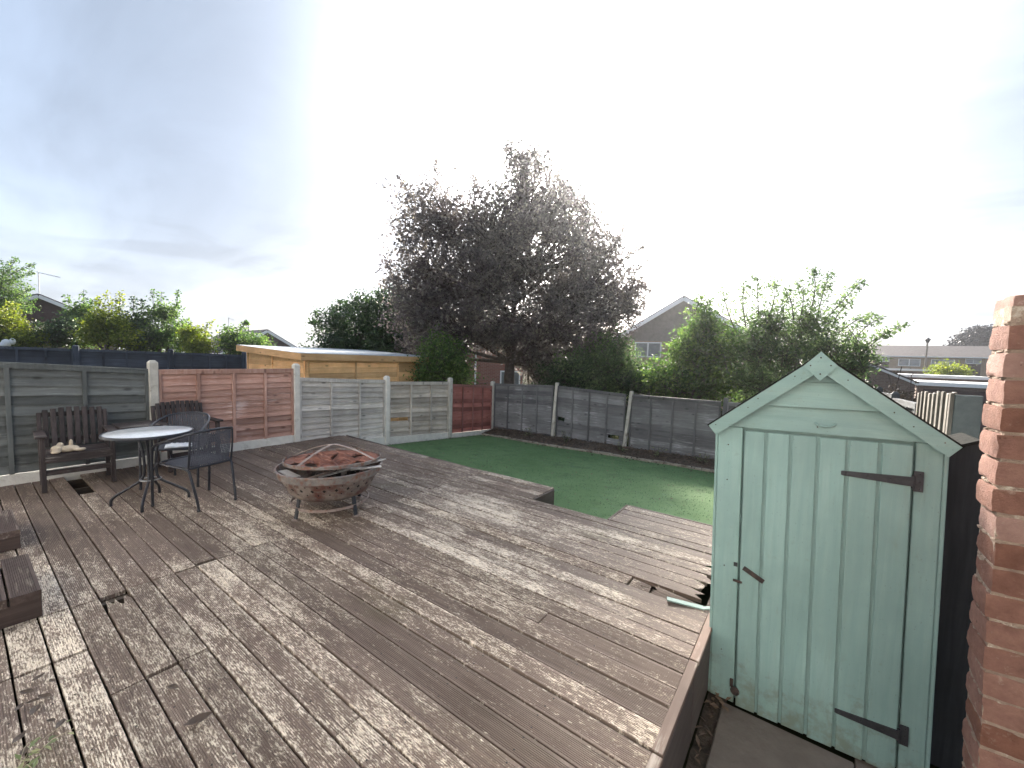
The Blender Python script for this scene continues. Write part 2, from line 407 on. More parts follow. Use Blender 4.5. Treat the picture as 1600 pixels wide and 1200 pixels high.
M_shedx = make_shed_mat('shed_paint_level', 'x'); M_shedz = make_shed_mat('shed_paint_upright', 'z')
M_shedin = m_plain('shed_rebate', (.205, .32, .302), (.25, .37, .348), 8, .65, bump=.1)
M_felt = m_plain('roof_felt', (.016, .017, .016), (.03, .03, .028), 40, 1.0, bump=.4, spec=.05)
M_iron = m_plain('black_iron', (.028, .030, .036), (.05, .052, .058), 30, .55, .3, bump=.2)
M_rustiron = m_plain('rusty_iron', (.03, .026, .026), (.075, .05, .042), 40, .8, .2, bump=.4, dirt=(.15, .07, .05), dirtsc=24, thr=(.6, .7))
M_dark = m_plain('matte_black', (.012, .012, .012), (.02, .02, .02), 8, .95, bump=0)  # matte black for screw heads and the dark of the bowl cut-outs
M_slab = m_plain('paving', (.12, .098, .078), (.175, .145, .118), 5, .85, bump=.5, dirt=(.26, .22, .19), dirtsc=4, thr=(.6, .72))
M_soil = m_plain('soil', (.045, .034, .025), (.11, .085, .062), 12, .95, bump=.9, dirt=(.16, .13, .10), dirtsc=16)
M_ground = m_plain('ground', (.018, .022, .011), (.034, .036, .02), 1.5, 1.0, bump=0, dirt=(.03, .026, .018), dirtsc=.8, spec=0)
M_kerb = m_plain('kerb_concrete', (.26, .23, .19), (.40, .36, .30), 12, .9, bump=.5, dirt=(.13, .10, .075), dirtsc=6, thr=(.5, .65))
def make_turf():
    s = NT('turf'); v = s.vec('world')
    a = s.noise(v, 1.3, 5, .6); b = s.noise(v, 60, 4, .7); d = s.noise(v, 5, 5, .65)
    c = s.mix(s.ramp(a, [(.3, 0.0), (.7, 1.0)]), (.110, .190, .076), (.160, .255, .115))
    c = s.mix(s.ramp(b, [(.3, .35), (.7, 0.0)]), c, (.026, .062, .03))
    c = s.mix(s.ramp(d, [(.58, 0.0), (.74, .6)]), c, (.12, .19, .125)); c = s.mix(s.ramp(s.noise(v, 2.4, 7, .7), [(.52, 0.0), (.68, .7)]), c, (.070, .115, .055))
    s.base(c); s.set(.9, 0, .15); s.bump(b, .6, .008); return s.m
M_turf = make_turf()
M_blade = m_leaf('turf_blade', (.055, .125, .058), (.085, .175, .085), (.12, .21, .11), 3, .2)
def make_brick(name, c1, c2, c3):
    s = NT(name); v = s.vec('world')
    o2 = s.n('ShaderNodeVectorMath', operation='ADD'); s.l(v, o2.inputs[0])
    rv = s.n('ShaderNodeCombineXYZ'); s.l(s.math('MULTIPLY', s.rand(), 30), rv.inputs[1]); s.l(rv.outputs[0], o2.inputs[1]); v = o2.outputs[0]
    g = s.noise(v, 16, 8, .7); c = s.mix(s.ramp(g, [(.3, 0.0), (.7, 1.0)]), c1, c2)
    c = s.mix(s.ramp(s.noise(v, 30, 7, .7), [(.60, 0.0), (.72, .8)]), c, c3)
    c = s.mix(s.ramp(s.noise(v, 55, 4, .6), [(.68, 0.0), (.74, .8)]), c, (.07, .035, .028))
    s.base(s.hsv(c, s.math('ADD', s.math('MULTIPLY', s.rand(), .65), .70), s.math('ADD', s.math('MULTIPLY', s.rand(), -.35), 1.1))); s.set(.92, 0, .3); s.bump(s.noise(v, 60, 9, .8), 1.0, .016); return s.m
M_brick = make_brick('old_brick', (.19, .088, .064), (.335, .168, .122), (.44, .31, .245))
M_mortar = m_plain('mortar', (.22, .155, .12), (.34, .26, .20), 40, .95, bump=.9, dirt=(.55, .50, .42), dirtsc=25)
M_cabin = m_wood('cabin_pine', (.70, .43, .19), (.84, .58, .31), 'y', .6, bump=.3)
M_cabinx = m_wood('cabin_pine_end', (.72, .40, .17), (.88, .56, .29), 'x', .6, bump=.3)
M_cabinroof = m_plain('cabin_roof_felt', (.30, .33, .36), (.40, .43, .46), 8, .6, bump=.15)
M_bench = m_wood('bench_stain', (.038, .029, .028), (.085, .066, .064), 'z', .6, worn=(.22, .19, .17), wornamt=.35, knots=False)
M_benchy = m_wood('bench_stain_level', (.04, .031, .03), (.09, .07, .066), 'y', .55, worn=(.34, .31, .28), wornamt=.6, knots=False)
M_tubing = m_plain('chair_tube', (.030, .032, .040), (.05, .052, .062), 30, .38, .4, bump=.05)
M_weave = m_plain('chair_weave', (.045, .049, .064), (.095, .10, .125), 120, .55, bump=.2)
def make_glass_top():
    s = NT('table_glass'); g = s.noise(s.vec('world'), 14, 7, .7)
    s.base(s.mix(s.ramp(g, [(.4, 0.0), (.7, 1.0)]), (.60, .62, .63), (.78, .79, .80))); s.set(.12, 0, .7); return s.m  # pale speckle, brightened to paint in the sky mirrored in the glass
M_tabletop = make_glass_top()
def make_bowl():
    s = NT('bowl_steel'); v = s.vec('world')
    g = s.noise(s.vec('world', (6, 6, 14)), 1, 8, .65); c = s.mix(s.ramp(g, [(.35, 0.0), (.65, 1.0)]), (.15, .12, .11), (.32, .27, .235))
    c = s.mix(s.ramp(s.noise(v, 7, 8, .65), [(.47, 0.0), (.62, .9)]), c, (.13, .050, .038))
    c = s.mix(s.ramp(s.noise(v, 5, 5, .6), [(.60, 0.0), (.72, .6)]), c, (.36, .27, .17))
    s.base(c); s.set(.6, .25, .4); s.bump(s.noise(v, 60, 5), .3, .004); return s.m
M_bowl = make_bowl()
M_rim = m_plain('bowl_rim', (.15, .14, .14), (.26, .235, .215), 20, .5, .3, bump=.2, dirt=(.20, .10, .07), dirtsc=14, thr=(.48, .62))
M_rust_old = m_plain('rust_sheet', (.11, .040, .026), (.30, .115, .07), 14, .75, .15, bump=.8, dirt=(.50, .34, .26), dirtsc=11, thr=(.55, .66))
def make_rust():
    s = NT('crumpled_rust'); v = s.vec('object', (6, 24, 10), (0, 0, .5)); g = s.noise(v, 1, 6, .6, .6)
    c = s.mix(s.ramp(g, [(.36, 0.0), (.62, 1.0)]), (.10, .034, .022), (.30, .115, .068)); c = s.mix(s.ramp(g, [(.60, 0.0), (.70, .8)]), c, (.48, .33, .25))
    c = s.mix(s.ramp(s.noise(s.vec('object'), 6, 6, .6), [(.5, 0.0), (.65, .6)]), c, (.16, .055, .035)); s.base(c); s.set(.75, .1, .4); s.bump(g, .9, .02); return s.m
M_rust = make_rust()
M_barsteel = m_plain('flat_bar', (.22, .16, .14), (.38, .31, .27), 30, .6, .3, bump=.2, dirt=(.20, .09, .06), dirtsc=15)
M_scrap = m_wood('scrap_wood', (.30, .28, .27), (.55, .53, .50), 'x', .8, knots=False)
M_char = m_plain('charred_wood', (.015, .013, .012), (.06, .045, .036), 30, .9, bump=.6)
M_plush = m_plain('plush', (.62, .50, .36), (.74, .63, .48), 60, .95, bump=.6)
M_cloth = m_plain('white_cloth', (.62, .63, .65), (.75, .76, .78), 30, .9, bump=.4)
M_white = m_plain('white_paint', (.72, .73, .75), (.80, .81, .82), 20, .5, bump=.05)
M_glass = m_plain('window_glass', (.10, .12, .135), (.20, .225, .25), 1.5, .08, bump=0, spec=.8)
M_tile = m_plain('roof_tile', (.055, .045, .045), (.095, .08, .078), 4, .85, bump=.4)
M_clad = m_wood('dark_cladding', (.050, .032, .032), (.075, .05, .05), 'x', .8, knots=False)
M_stick = m_wood('mint_stick', (.36, .50, .46), (.50, .62, .57), 'x', .7, knots=False)
M_dryleaf = m_leaf('dry_leaf', (.045, .030, .022), (.085, .058, .04), (.15, .10, .065), 4, .1)
M_bark = m_plain('bark', (.045, .036, .032), (.10, .082, .072), 10, .95, bump=.9)
M_alu = m_plain('aluminium', (.35, .36, .37), (.45, .46, .47), 10, .4, .6, bump=0)
def make_bw(name, c1, c2, mort, sc=1.0):
    s = NT(name); b = s.n('ShaderNodeTexBrick')
    pos = s.n('ShaderNodeTexCoord').outputs['Object']; sp = s.n('ShaderNodeSeparateXYZ'); s.l(pos, sp.inputs[0])
    cb = s.n('ShaderNodeCombineXYZ'); s.l(s.math('ADD', sp.outputs[0], sp.outputs[1]), cb.inputs[0]); s.l(sp.outputs[2], cb.inputs[1]); s.l(cb.outputs[0], b.inputs[0])
    b.inputs['Scale'].default_value = 1; b.inputs['Brick Width'].default_value = .225; b.inputs['Row Height'].default_value = .075; b.inputs['Mortar Size'].default_value = .008
    for k, c in (('Color1', c1), ('Color2', c2), ('Mortar', mort)): b.inputs[k].default_value = (*c, 1)
    g = s.noise(s.vec('world'), 1.5, 4); s.base(s.mix(s.ramp(g, [(.3, .25), (.7, 0.0)]), b.outputs[0], tuple(x * .6 for x in c1))); s.set(.9, 0, .3); s.bump(b.outputs[1], .3, .01); return s.m
M_bwred = make_bw('house_brick_red', (.22, .072, .055), (.29, .11, .085), (.30, .22, .18))
M_bwtan = make_bw('house_brick_tan', (.27, .19, .12), (.35, .26, .17), (.36, .31, .25))
M_bwbrown = make_bw('garage_brick', (.14, .095, .08), (.20, .14, .115), (.22, .19, .165))

# ------------------------------------------------------------------ ground
mb = MB(); xs = [-400, -150, -70] + [-40 + 4 * i for i in range(21)] + [60, 90, 150, 400]; ys = [-300, -100, -30, -8, -2, 2, 4, 6, 8, 9] + [12 + 4 * i for i in range(11)] + [70, 110, 180, 400, 900]
for y in ys:
    for x in xs: mb.v.append(Vector((x, y, gz(x, y))))
n = len(xs)
for j in range(len(ys) - 1):
    for i in range(n - 1): mb.f.append((j * n + i, j * n + i + 1, (j + 1) * n + i + 1, (j + 1) * n + i))
struct(mb.build('ground', M_ground))
def lawn_z(x, y): return -.2 - .07 * (y - 4.15) - .015 * (-2.4 - x) + .012 * noise.noise(Vector((x * 1.3, y * 1.3, 0)))
def kerb_y(x): return 8.22 + .03 * math.sin(x * 1.7)
mb = MB(); nx, ny = 64, 42
for j in range(ny + 1):
    for i in range(nx + 1):
        x = -6.97 + 7.85 * i / nx; y = 3.62 + (kerb_y(x) - 3.62) * j / ny; mb.v.append(Vector((x, y, lawn_z(x, y))))
for j in range(ny):
    for i in range(nx): mb.f.append((j * (nx + 1) + i, j * (nx + 1) + i + 1, (j + 1) * (nx + 1) + i + 1, (j + 1) * (nx + 1) + i))
struct(mb.build('lawn', M_turf, smooth=True))
mb = MB(); mb.tone = []
for i in range(16000):
    x = rnd(-6.95, .8); y = rnd(4.2, 8.2) if not -2.36 < x < -1.52 else rnd(3.75, 8.2)
    if y > kerb_y(x) - .02: continue
    z = lawn_z(x, y); a = rnd(0, 6.28); h = rnd(.008, .02); w = .0035
    c, s_ = math.cos(a) * w, math.sin(a) * w; k = len(mb.v); lx, ly = rnd(-.01, .01), rnd(-.01, .01)
    mb.v += [Vector((x - c, y - s_, z)), Vector((x + c, y + s_, z)), Vector((x + lx, y + ly, z + h))]; mb.f.append((k, k + 1, k + 2)); mb.tone.append(rnd(0, 1))
o = mb.build('turf_blades', M_blade, fix=False); tag(o, 'short green artificial turf pile on the sunken lawn', 'turf', kind='stuff')
# soil bed at the foot of the back fence, concrete edging
mb = MB(); nx, ny = 80, 6
for j in range(ny + 1):
    for i in range(nx + 1):
        x = -6.97 + 7.8 * i / nx; y0 = kerb_y(x) + .03; y = y0 + (8.80 - y0) * j / ny
        mb.v.append(Vector((x, y, lawn_z(x, 8.2) + .02 + .10 * j / ny + .035 * noise.noise(Vector((x * 4, y * 4, 3))))))
for j in range(ny):
    for i in range(nx): mb.f.append((j * (nx + 1) + i, j * (nx + 1) + i + 1, (j + 1) * (nx + 1) + i + 1, (j + 1) * (nx + 1) + i))
struct(mb.build('flower_bed', M_soil, smooth=True))
kb = bpy.data.objects.new('kerb', None); COL.objects.link(kb); struct(kb)
x = -6.9
while x < .7:
    L = rnd(.85, .95); mb = MB(); z = lawn_z(x, 8.2); z2 = lawn_z(x + L, 8.2)
    mb.beam((x, kerb_y(x) + .02, z - .02 + rnd(-.01, .008)), (x + L - .012, kerb_y(x + L) + .02, z2 - .02 + rnd(-.01, .008)), .05, .13, b=.008)
    mb.build('edging_stone', M_kerb, kb); x += L

# ------------------------------------------------------------------ leaves scattered singly
def leaf_quad(mb, p, size, nrm=None, tone=None, width=.5, rot=None):
    """a pointed leaf of two faces folded along the midrib"""
    nrm = Vector(nrm) if nrm is not None else Vector((rnd(-1, 1), rnd(-1, 1), rnd(-1, 1)))
    if nrm.length < .05: nrm = Vector((0, 0, 1))
    nrm.normalize(); d = Vector((rnd(-1, 1), rnd(-1, 1), rnd(-1, 1))); d = d - nrm * d.dot(nrm)
    if d.length < .05: d = nrm.orthogonal()
    d.normalize(); w = nrm.cross(d); k = len(mb.v); h = size * width * .5
    mb.v += [p, p + d * size * .5 + w * h + nrm * size * .08, p + d * size, p + d * size * .5 - w * h + nrm * size * .08]
    mb.f += [(k, k + 1, k + 2), (k, k + 2, k + 3)]
    if mb.tone is not None:
        t = rnd(0, 1) if tone is None else tone; mb.tone += [t, t]
mb = MB(); mb.tone = []
for i in range(2600):
    x = rnd(-6.9, .7); y = 8.24 + .52 * rnd(0, 1) ** .8 if rnd(0, 1) < .85 else rnd(7.9, 8.3)
    leaf_quad(mb, Vector((x, y, lawn_z(x, 8.2) + .03 + .11 * max(0, (y - 8.25) / .55) + rnd(0, .03))), rnd(.03, .07), (rnd(-.7, .7), rnd(-.7, .7), 1))
for i in range(260):
    x = rnd(-6.9, -6.2); y = rnd(4.6, 8.2); leaf_quad(mb, Vector((-6.95 + abs(random.gauss(0, .12)), y, lawn_z(x, y) + .012)), rnd(.02, .05), (rnd(-.4, .4), rnd(-.4, .4), 1))
tag(mb.build('leaf_litter', M_dryleaf, fix=False), 'dry brown leaf litter along the foot of the grey back fence', 'leaf litter', kind='stuff')
mb = MB(); mb.tone = []
for i in range(420):
    x = rnd(-6.5, .2); y = rnd(4.4, 8.1)
    if not (-2.4 < x < -1.5) and y < 4.4: continue
    leaf_quad(mb, Vector((x, y, lawn_z(x, y) + .012)), rnd(.02, .045), (rnd(-.4, .4), rnd(-.4, .4), 1))
tag(mb.build('lawn_leaves', M_dryleaf, fix=False), 'small dead leaves sprinkled over the green lawn', 'leaves', kind='stuff')

# ------------------------------------------------------------------ decking
deck = bpy.data.objects.new('deck', None); COL.objects.link(deck); struct(deck)
PW, Y0, PIT = .1160, .2390, .1247
def plank_profile(w, ng=11):
    m = .012; P = [(-w / 2, -.027), (-w / 2, -.002), (-w / 2 + .002, 0)]
    g = (w - 2 * m) / ng
    for i in range(ng):
        a = -w / 2 + m + g * i; P += [(a, 0), (a + g * .12, -.0020), (a + g * .30, -.0020), (a + g * .42, 0)]
    P += [(w / 2 - .002, 0), (w / 2, -.002), (w / 2, -.027)]
    return P
PROF = plank_profile(PW); PROF_FAR = [(-PW / 2, -.027), (-PW / 2, -.002), (-PW / 2 + .002, 0), (-.02, .0003), (.02, .0003), (PW / 2 - .002, 0), (PW / 2, -.002), (PW / 2, -.027)]
def plank(x0, x1, y, z=0.0, tilt=0.0, roll=0.0, rag0=0.0, rag1=0.0, w=None, mat=None, name='plank', dy=0.0, cut=None):
    prof = PROF if y < 2.2 or 2.70 < y < 2.84 else PROF_FAR
    L = x1 - x0; seg = max(2, int(L / .35)); mb = MB(); n = len(prof); ph = rnd(0, 99)
    for i in range(seg + 1):
        t = i / seg
        for yy, zz_ in prof:
            xx = L * t
            if i == 0: xx += rag0 * abs(noise.noise(Vector((yy * 60, ph, 0)))) * 2
            if i == seg: xx -= rag1 * abs(noise.noise(Vector((yy * 60, ph, 5)))) * 2
            mb.v.append(Vector((xx, yy + .0022 * noise.noise(Vector((xx * 1.4, ph, 9))) + dy * t, zz_ + .0028 * noise.noise(Vector((xx * 1.1, ph, 1))) + tilt * t + roll * yy)))
    for i in range(seg):
        for j in range(n - 1): mb.f.append((i * n + j, i * n + j + 1, (i + 1) * n + j + 1, (i + 1) * n + j))
        mb.f.append((i * n + n - 1, i * n, (i + 1) * n, (i + 1) * n + n - 1))
    mb.f.append(tuple(range(n))[::-1]); mb.f.append(tuple(seg * n + j for j in range(n)))
    o = mb.build(name, mat or M_deck, deck, fix=False); o.location = (x0, y, z)
    return o
XR = -.418
joints = {-1: [-3.47, -2.92], 0: [-3.47, -2.92], 1: [-3.47, -2.45], 2: [-3.47, -2.45], 3: [-3.47, -2.45], 5: [-3.47, -1.47], 9: [-3.47], 14: [-3.47, -1.2], -2: [-3.47, -2.92]}
for k in range(-9, 32):
    y = Y0 + PIT * (k + .5)
    js = joints.get(k, [-3.47])
    xl, xr = -6.99, XR
    if k == 4: xl = -6.04
    if 28 <= k: spans = [(xl, -2.395), (-1.485, XR + .02)]
    else: spans = [(xl, xr)]
    for a, b in spans:
        cuts = [a] + [j for j in js if a + .2 < j < b - .2] + [b]
        for i in range(len(cuts) - 1):
            p, q = cuts[i], cuts[i + 1]
            jit0 = rnd(.001, .006) if i else 0; jit1 = rnd(.001, .006) if i < len(cuts) - 2 else 0
            big = k <= 0 and abs(p + 2.92) < .01
            z = rnd(-.004, .003); g = .010 if (k in (-1, 0, 1, 2) and i) else 0
            if k == 2 and i == 1: p += .06
            if k == 6 and i == 0: q -= .035
            if k == 20 and i == len(cuts) - 2:
                plank(p + jit0, -.945, y, z); plank(-.930, -.795, y - .006, z - .010, -.010, .03, rag1=.05)
                plank(-.785, -.425, y - .016, z - .006, -.026, .10, rag0=.03, rag1=.03); continue
            rag1 = 0
            if 21 <= k <= 25 and q > -.6: q = -.47 - .03 * math.sin(k * 2.1); rag1 = .10
            plank(p + jit0 + g, q - jit1, y, z, rag0=.09 if (k == 2 and i == 1) else 0, rag1=rag1, roll=rnd(-.006, .006), tilt=rnd(-.004, .004))
# strip that closes the far left edge, slightly out of line with the rows
plank(-6.95, -4.6, Y0 + PIT * 32.0 - .01, -.003, dy=-.03)
mb = MB(); mb.beam((-6.95, 4.335, -.10), (-2.372, 4.18, -.10), .022, .19, b=.003); mb.build('fascia', M_fascia, deck)
mb = MB(); mb.beam((-2.378, 4.165, -.0975), (-2.378, 3.735, -.0975), .022, .185, b=.003); mb.build('fascia', M_fasciay, deck)
mb = MB(); mb.beam((-2.366, 3.722, -.13), (-1.512, 3.722, -.13), .02, .19, b=.003); mb.build('fascia', M_fascia, deck)
mb = MB(); mb.beam((-1.500, 3.735, -.0955), (-1.500, 4.25, -.0955), .022, .195, b=.003); mb.build('fascia', M_cap, deck)
mb = MB(); mb.beam((-1.488, 4.262, -.1), (-.40, 4.262, -.1), .02, .19, b=.003); mb.build('fascia', M_fascia, deck)
yb = [-.85, .62, 1.60, 2.235, 2.74]
for i in range(4):
    mb = MB(); mb.beam((-.393 + rnd(-.003, .003), yb[i] + .004, -.006), (-.393 + rnd(-.003, .003), yb[i + 1] - .006, -.006), .045, .024, b=.003)
    o = mb.build('edge_cap', M_cap, deck)
for i, (a, b) in enumerate(((-.9, 1.2), (1.2, 2.14), (2.14, 2.95))):
    mb = MB(); mb.beam((-.382, a + .003, -.20), (-.382, b - .003, -.20), .022, .36, b=.003); mb.build('fascia', M_fasciay, deck)
sc_ = MB()
for k in range(-2, 21):
    for i in range(16):
        x = -6.9 + .43 * i + .022
        if x > -.5 or (k == 4 and x < -6): continue
        for dy_ in (-.034, .034):
            cx, cy = x + rnd(-.012, .012), Y0 + PIT * (k + .5) + dy_ + rnd(-.005, .005)
            sc_.add([(cx + .0042 * math.cos(a * 1.0472), cy + .0042 * math.sin(a * 1.0472), .0012) for a in range(6)], [(0, 1, 2, 3, 4, 5)])
o = sc_.build('screw_heads', M_dark, deck, fix=False); o['kind'] = 'stuff'
for i in range(16):
    x = -6.9 + .43 * i; mb = MB(); y1 = 4.1 if not -2.45 < x < -1.45 else 3.70
    mb.box((x, -.85, -.155), (x + .045, y1, -.031)); mb.build('joist', M_joist, deck)
o = bpy.data.objects.new('soil_strip', None)
mb = MB(); nx, ny = 8, 30
for j in range(ny + 1):
    for i in range(nx + 1):
        x = -.368 + .10 * i / nx; y = 1.0 + 1.9 * j / ny; mb.v.append(Vector((x, y, -.415 + .02 * noise.noise(Vector((x * 20, y * 12, 0))))))
for j in range(ny):
    for i in range(nx): mb.f.append((j * (nx + 1) + i, j * (nx + 1) + i + 1, (j + 1) * (nx + 1) + i + 1, (j + 1) * (nx + 1) + i))
struct(mb.build('soil_strip', M_soil, smooth=True))
mb = MB(); mb.tone = []
for i in range(70): leaf_quad(mb, Vector((rnd(-.36, -.29), rnd(1.4, 2.57), -.40 + rnd(0, .02))), rnd(.02, .06), (rnd(-.6, .6), rnd(-.6, .6), 1), width=rnd(.2, .6))
for i in range(12): leaf_quad(mb, Vector((rnd(-.34, -.27), rnd(2.46, 2.56), -.385 + rnd(0, .02))), rnd(.03, .06), (rnd(-.6, .6), rnd(-.6, .6), 1), tone=1)
tag(mb.build('debris', M_dryleaf, fix=False), 'dead leaves in the dark gap between deck and green shed', 'debris', kind='stuff')
pv = bpy.data.objects.new('paving', None); COL.objects.link(pv); struct(pv)
for i, (xa, xb, ya, yb2) in enumerate(((-.285, .30, 1.62, 2.555), (.306, .80, 1.80, 2.60), (-.285, .30, .70, 1.612))):
    mb = MB(); mb.cbox((xa, ya, -.43), (xb, yb2, -.385), .006); mb.build('paving_slab', M_slab, pv)

# box steps at the left edge
def box_step(x0, x1, y1, h, label):
    t = thing('wooden_step', label, 'step', (x0, y1, 0), group='wooden steps at the deck side')
    for i in range(5):
        ya = y1 - .125 * (i + 1); mb = MB(); n = len(PROF)
        for xx in (x0, x1 + .012):
            for yy, zz_ in PROF: mb.v.append(Vector((xx, ya + .0625 + yy, h + zz_ * 1.8)))
        for j in range(n - 1): mb.f.append((j, j + 1, n + j + 1, n + j))
        mb.f += [(n - 1, 0, n, 2 * n - 1), tuple(range(n))[::-1], tuple(range(n, 2 * n))]
        mb.build('tread', M_step, t, fix=False).location = (-x0, -y1, 0)
    mb = MB(); mb.box((x0 + .02, y1 - .62, .0), (x0 + .04, y1 - .02, h - .05)); mb.build('riser', M_stepf, t).location = (-x0, -y1, 0)
    mb = MB(); mb.cbox((x1 - .022, y1 - .62, .002), (x1, y1 - .004, h - .050), .003); mb.build('riser', M_stepf, t).location = (-x0, -y1, 0)
    mb = MB(); mb.cbox((x0 + .041, y1 - .03, .002), (x1 - .023, y1 - .008, h - .050), .003); mb.build('side_board', M_step, t).location = (-x0, -y1, 0)
    return t
box_step(-4.13, -3.47, .262, .165, 'nearer grooved wooden box step at the left edge of the deck')
box_step(-5.40, -4.77, .268, .150, 'farther grooved wooden box step at the left edge of the deck')

# ------------------------------------------------------------------ fences
def fence_panel(fence, kind, a, b, ztop, zbot, axis, plane, side, label, nsl=11, battens=4, capw=.045, holes=(), wavy=.006, bat_t=.022):
    """overlap panel between a and b along an axis; slats and battens are its sub-parts"""
    La = b - a; za, zb = ztop; ba, bb = zbot
    def P(u, off, z): return Vector((plane + off * side, u, z)) if axis == 'y' else Vector((u, plane + off * side, z))
    def zt(u): return za + (zb - za) * (u - a) / La
    def zl(u): return ba + (bb - ba) * (u - a) / La
    fr = MB()
    def bar(mb, u0, u1, z0a, z0b, z1a, z1b, o0, o1):
        vs = [P(u0, o0, z0a), P(u1, o0, z0b), P(u1, o1, z0b), P(u0, o1, z0a), P(u0, o0, z1a), P(u1, o0, z1b), P(u1, o1, z1b), P(u0, o1, z1a)]
        mb.add(vs, [(3, 2, 1, 0), (4, 5, 6, 7), (0, 1, 5, 4), (1, 2, 6, 5), (2, 3, 7, 6), (3, 0, 4, 7)])
    bar(fr, a, b, zt(a) - .022, zt(b) - .022, zt(a), zt(b), -.024, .030)        # top cap
    for u in (a, b - .03): bar(fr, u, u + .03, zl(u), zl(u + .03), zt(u) - .024, zt(u + .03) - .024, .010, .030)
    bar(fr, a + .031, b - .031, zt(a) - .064, zt(b) - .064, zt(a) - .024, zt(b) - .024, .010, .028)
    pan = fr.build('panel', FENB[kind], fence, label=label)
    for i in range(nsl):
        t0 = i / nsl; t1 = (i + 1) / nsl
        ranges = [(a + .004, b - .004)]
        for (hi, h0, h1) in holes:
            if hi == i:
                u0, u1 = a + La * h0, a + La * h1; ranges = [(a + .004, u0), (u1, b - .004)]
        for (u0, u1) in ranges:
            mb = MB(); seg = max(2, int((u1 - u0) / .12)); ph = rnd(0, 99); ex = rnd(-.005, .005)
            for q in range(seg + 1):
                u = u0 + (u1 - u0) * q / seg; H = zt(u) - .024 - zl(u)
                lo = zl(u) + H * t0 - .012 + wavy * (noise.noise(Vector((u * 3.5, ph, 0))) + .6 * noise.noise(Vector((u * 9, ph, 4)))) + ex
                hi = min(zl(u) + H * t1 + .010, zt(u) - .024); lo = max(lo, zl(u))
                rag = 0
                mb.v += [P(u, .0098, lo), P(u, -.002, lo), P(u, -.026, hi), P(u, -.020, hi)]
            for q in range(seg):
                for j in range(4): mb.f.append((q * 4 + j, q * 4 + (j + 1) % 4, q * 4 + 4 + (j + 1) % 4, q * 4 + 4 + j))
            mb.f += [(3, 2, 1, 0), tuple(seg * 4 + j for j in range(4))]
            mb.build('slat', FEN[kind], pan)
    for i in range(1, battens):
        u = a + La * i / battens - .02; mb = MB()
        bar(mb, u, u + .038, zl(u), zl(u), zt(u) - .065, zt(u) - .065, .010, .010 + bat_t); mb.build('batten', FENB[kind], pan)
    return pan
def post(fence, x, y, zb, zt_, w=.085, mat=None, lean=(0, 0), pointed=True):
    mb = MB(); h = w / 2; lx, ly = lean
    vs = []
    for z, k in ((zb, 1), (zt_ - .03, 1), (zt_, .45 if pointed else .95)):
        f = (z - zb) / (zt_ - zb); cx, cy = x + lx * f, y + ly * f
        c = h * .8 if k == 1 else h * k
        vs += [(cx - h * k, cy - c * 1, z), (cx - c, cy - h * k, z), (cx + c, cy - h * k, z), (cx + h * k, cy - c, z), (cx + h * k, cy + c, z), (cx + c, cy + h * k, z), (cx - c, cy + h * k, z), (cx - h * k, cy + c, z)]
    fs = [tuple(range(8))[::-1], tuple(range(16, 24))]
    for r in range(2):
        for j in range(8): fs.append((r * 8 + j, r * 8 + (j + 1) % 8, r * 8 + 8 + (j + 1) % 8, r * 8 + 8 + j))
    mb.add(vs, fs); return mb.build('fence_post', mat or M_gate, fence)

lf = thing('garden_fence', 'left boundary fence of mixed grey, faded red and silvered panels between concrete posts', 'fence')
FX = -7.02
yp = [-.28, 1.575, 3.44, 5.28, 7.12, 8.77]; ptop = [1.46, 1.375, 1.335, 1.085, 1.0, .86]
for i in range(6): post(lf, FX, yp[i], -.75, ptop[i], .10, M_gate if i in (1, 4, 5) else M_postw)
specs = [('grey', (1.385, 1.262), (.115, .115), 'dark grey painted overlap panel behind the bench', 11, 3),
         ('red', (1.250, 1.250), (.135, .125), 'faded pinkish red overlap panel', 12, 4),
         ('silver', (1.095, 1.000), (-.13, -.17), 'silver grey weathered overlap panel', 11, 3),
         ('silverbrown', (.962, .898), (-.19, -.33), 'weathered brownish silver overlap panel with a split slat', 11, 3),
         ('brick', (.842, .735), (-.37, -.46), 'brick red overlap panel beside the corner post', 11, 4)]
for i, (k, zt_, zb_, lab, ns, nb) in enumerate(specs):
    a, b = yp[i] + .052, yp[i + 1] - .052
    fence_panel(lf, k, a, b, zt_, zb_, 'y', FX, 1, lab, ns, nb, holes=((3, .02, .30),) if i == 3 else (), wavy=.010 if i >= 2 else .005)
    mb = MB(); g0, g1 = zb_[0] - .006, zb_[1] - .006
    mb.add([(FX - .02, a, g0 - .32), (FX + .025, a, g0 - .32), (FX + .025, b, g1 - .32), (FX - .02, b, g1 - .32), (FX - .02, a, g0), (FX + .025, a, g0), (FX + .025, b, g1), (FX - .02, b, g1)],
           [(3, 2, 1, 0), (4, 5, 6, 7), (0, 1, 5, 4), (1, 2, 6, 5), (2, 3, 7, 6), (3, 0, 4, 7)])
    mb.build('gravel_board', M_postw, lf)
bf = thing('garden_fence', 'grey overlap fence across the back of the lawn with broken slats and leaning pale posts', 'fence')
xp = [-7.02, -5.06, -3.20, -1.30, .56]; FY = 8.80
for i, (tz, lean) in enumerate(((None, 0), (.94, .10), (.865, .14), (.875, .06), (.86, 0))):
    if tz is not None: post(bf, xp[i] - lean * .5, FY, -.75, tz, .075, M_gate if i < 3 else FENB['back'], (lean, 0), False)
tops = [(.80, .865), (.868, .79), (.80, .80), (.80, .78)]
for i in range(4):
    fence_panel(bf, 'back', xp[i] + .06, xp[i + 1] - .05, tops[i], (-.60, -.60), 'x', FY, -1, None, 12, 4 if i < 3 else 4,
                holes=((5, .02, .13), (3, .78, .93)) if i == 1 else (((4, .001, .002)),) if i == 9 else (), wavy=.012, bat_t=.016)
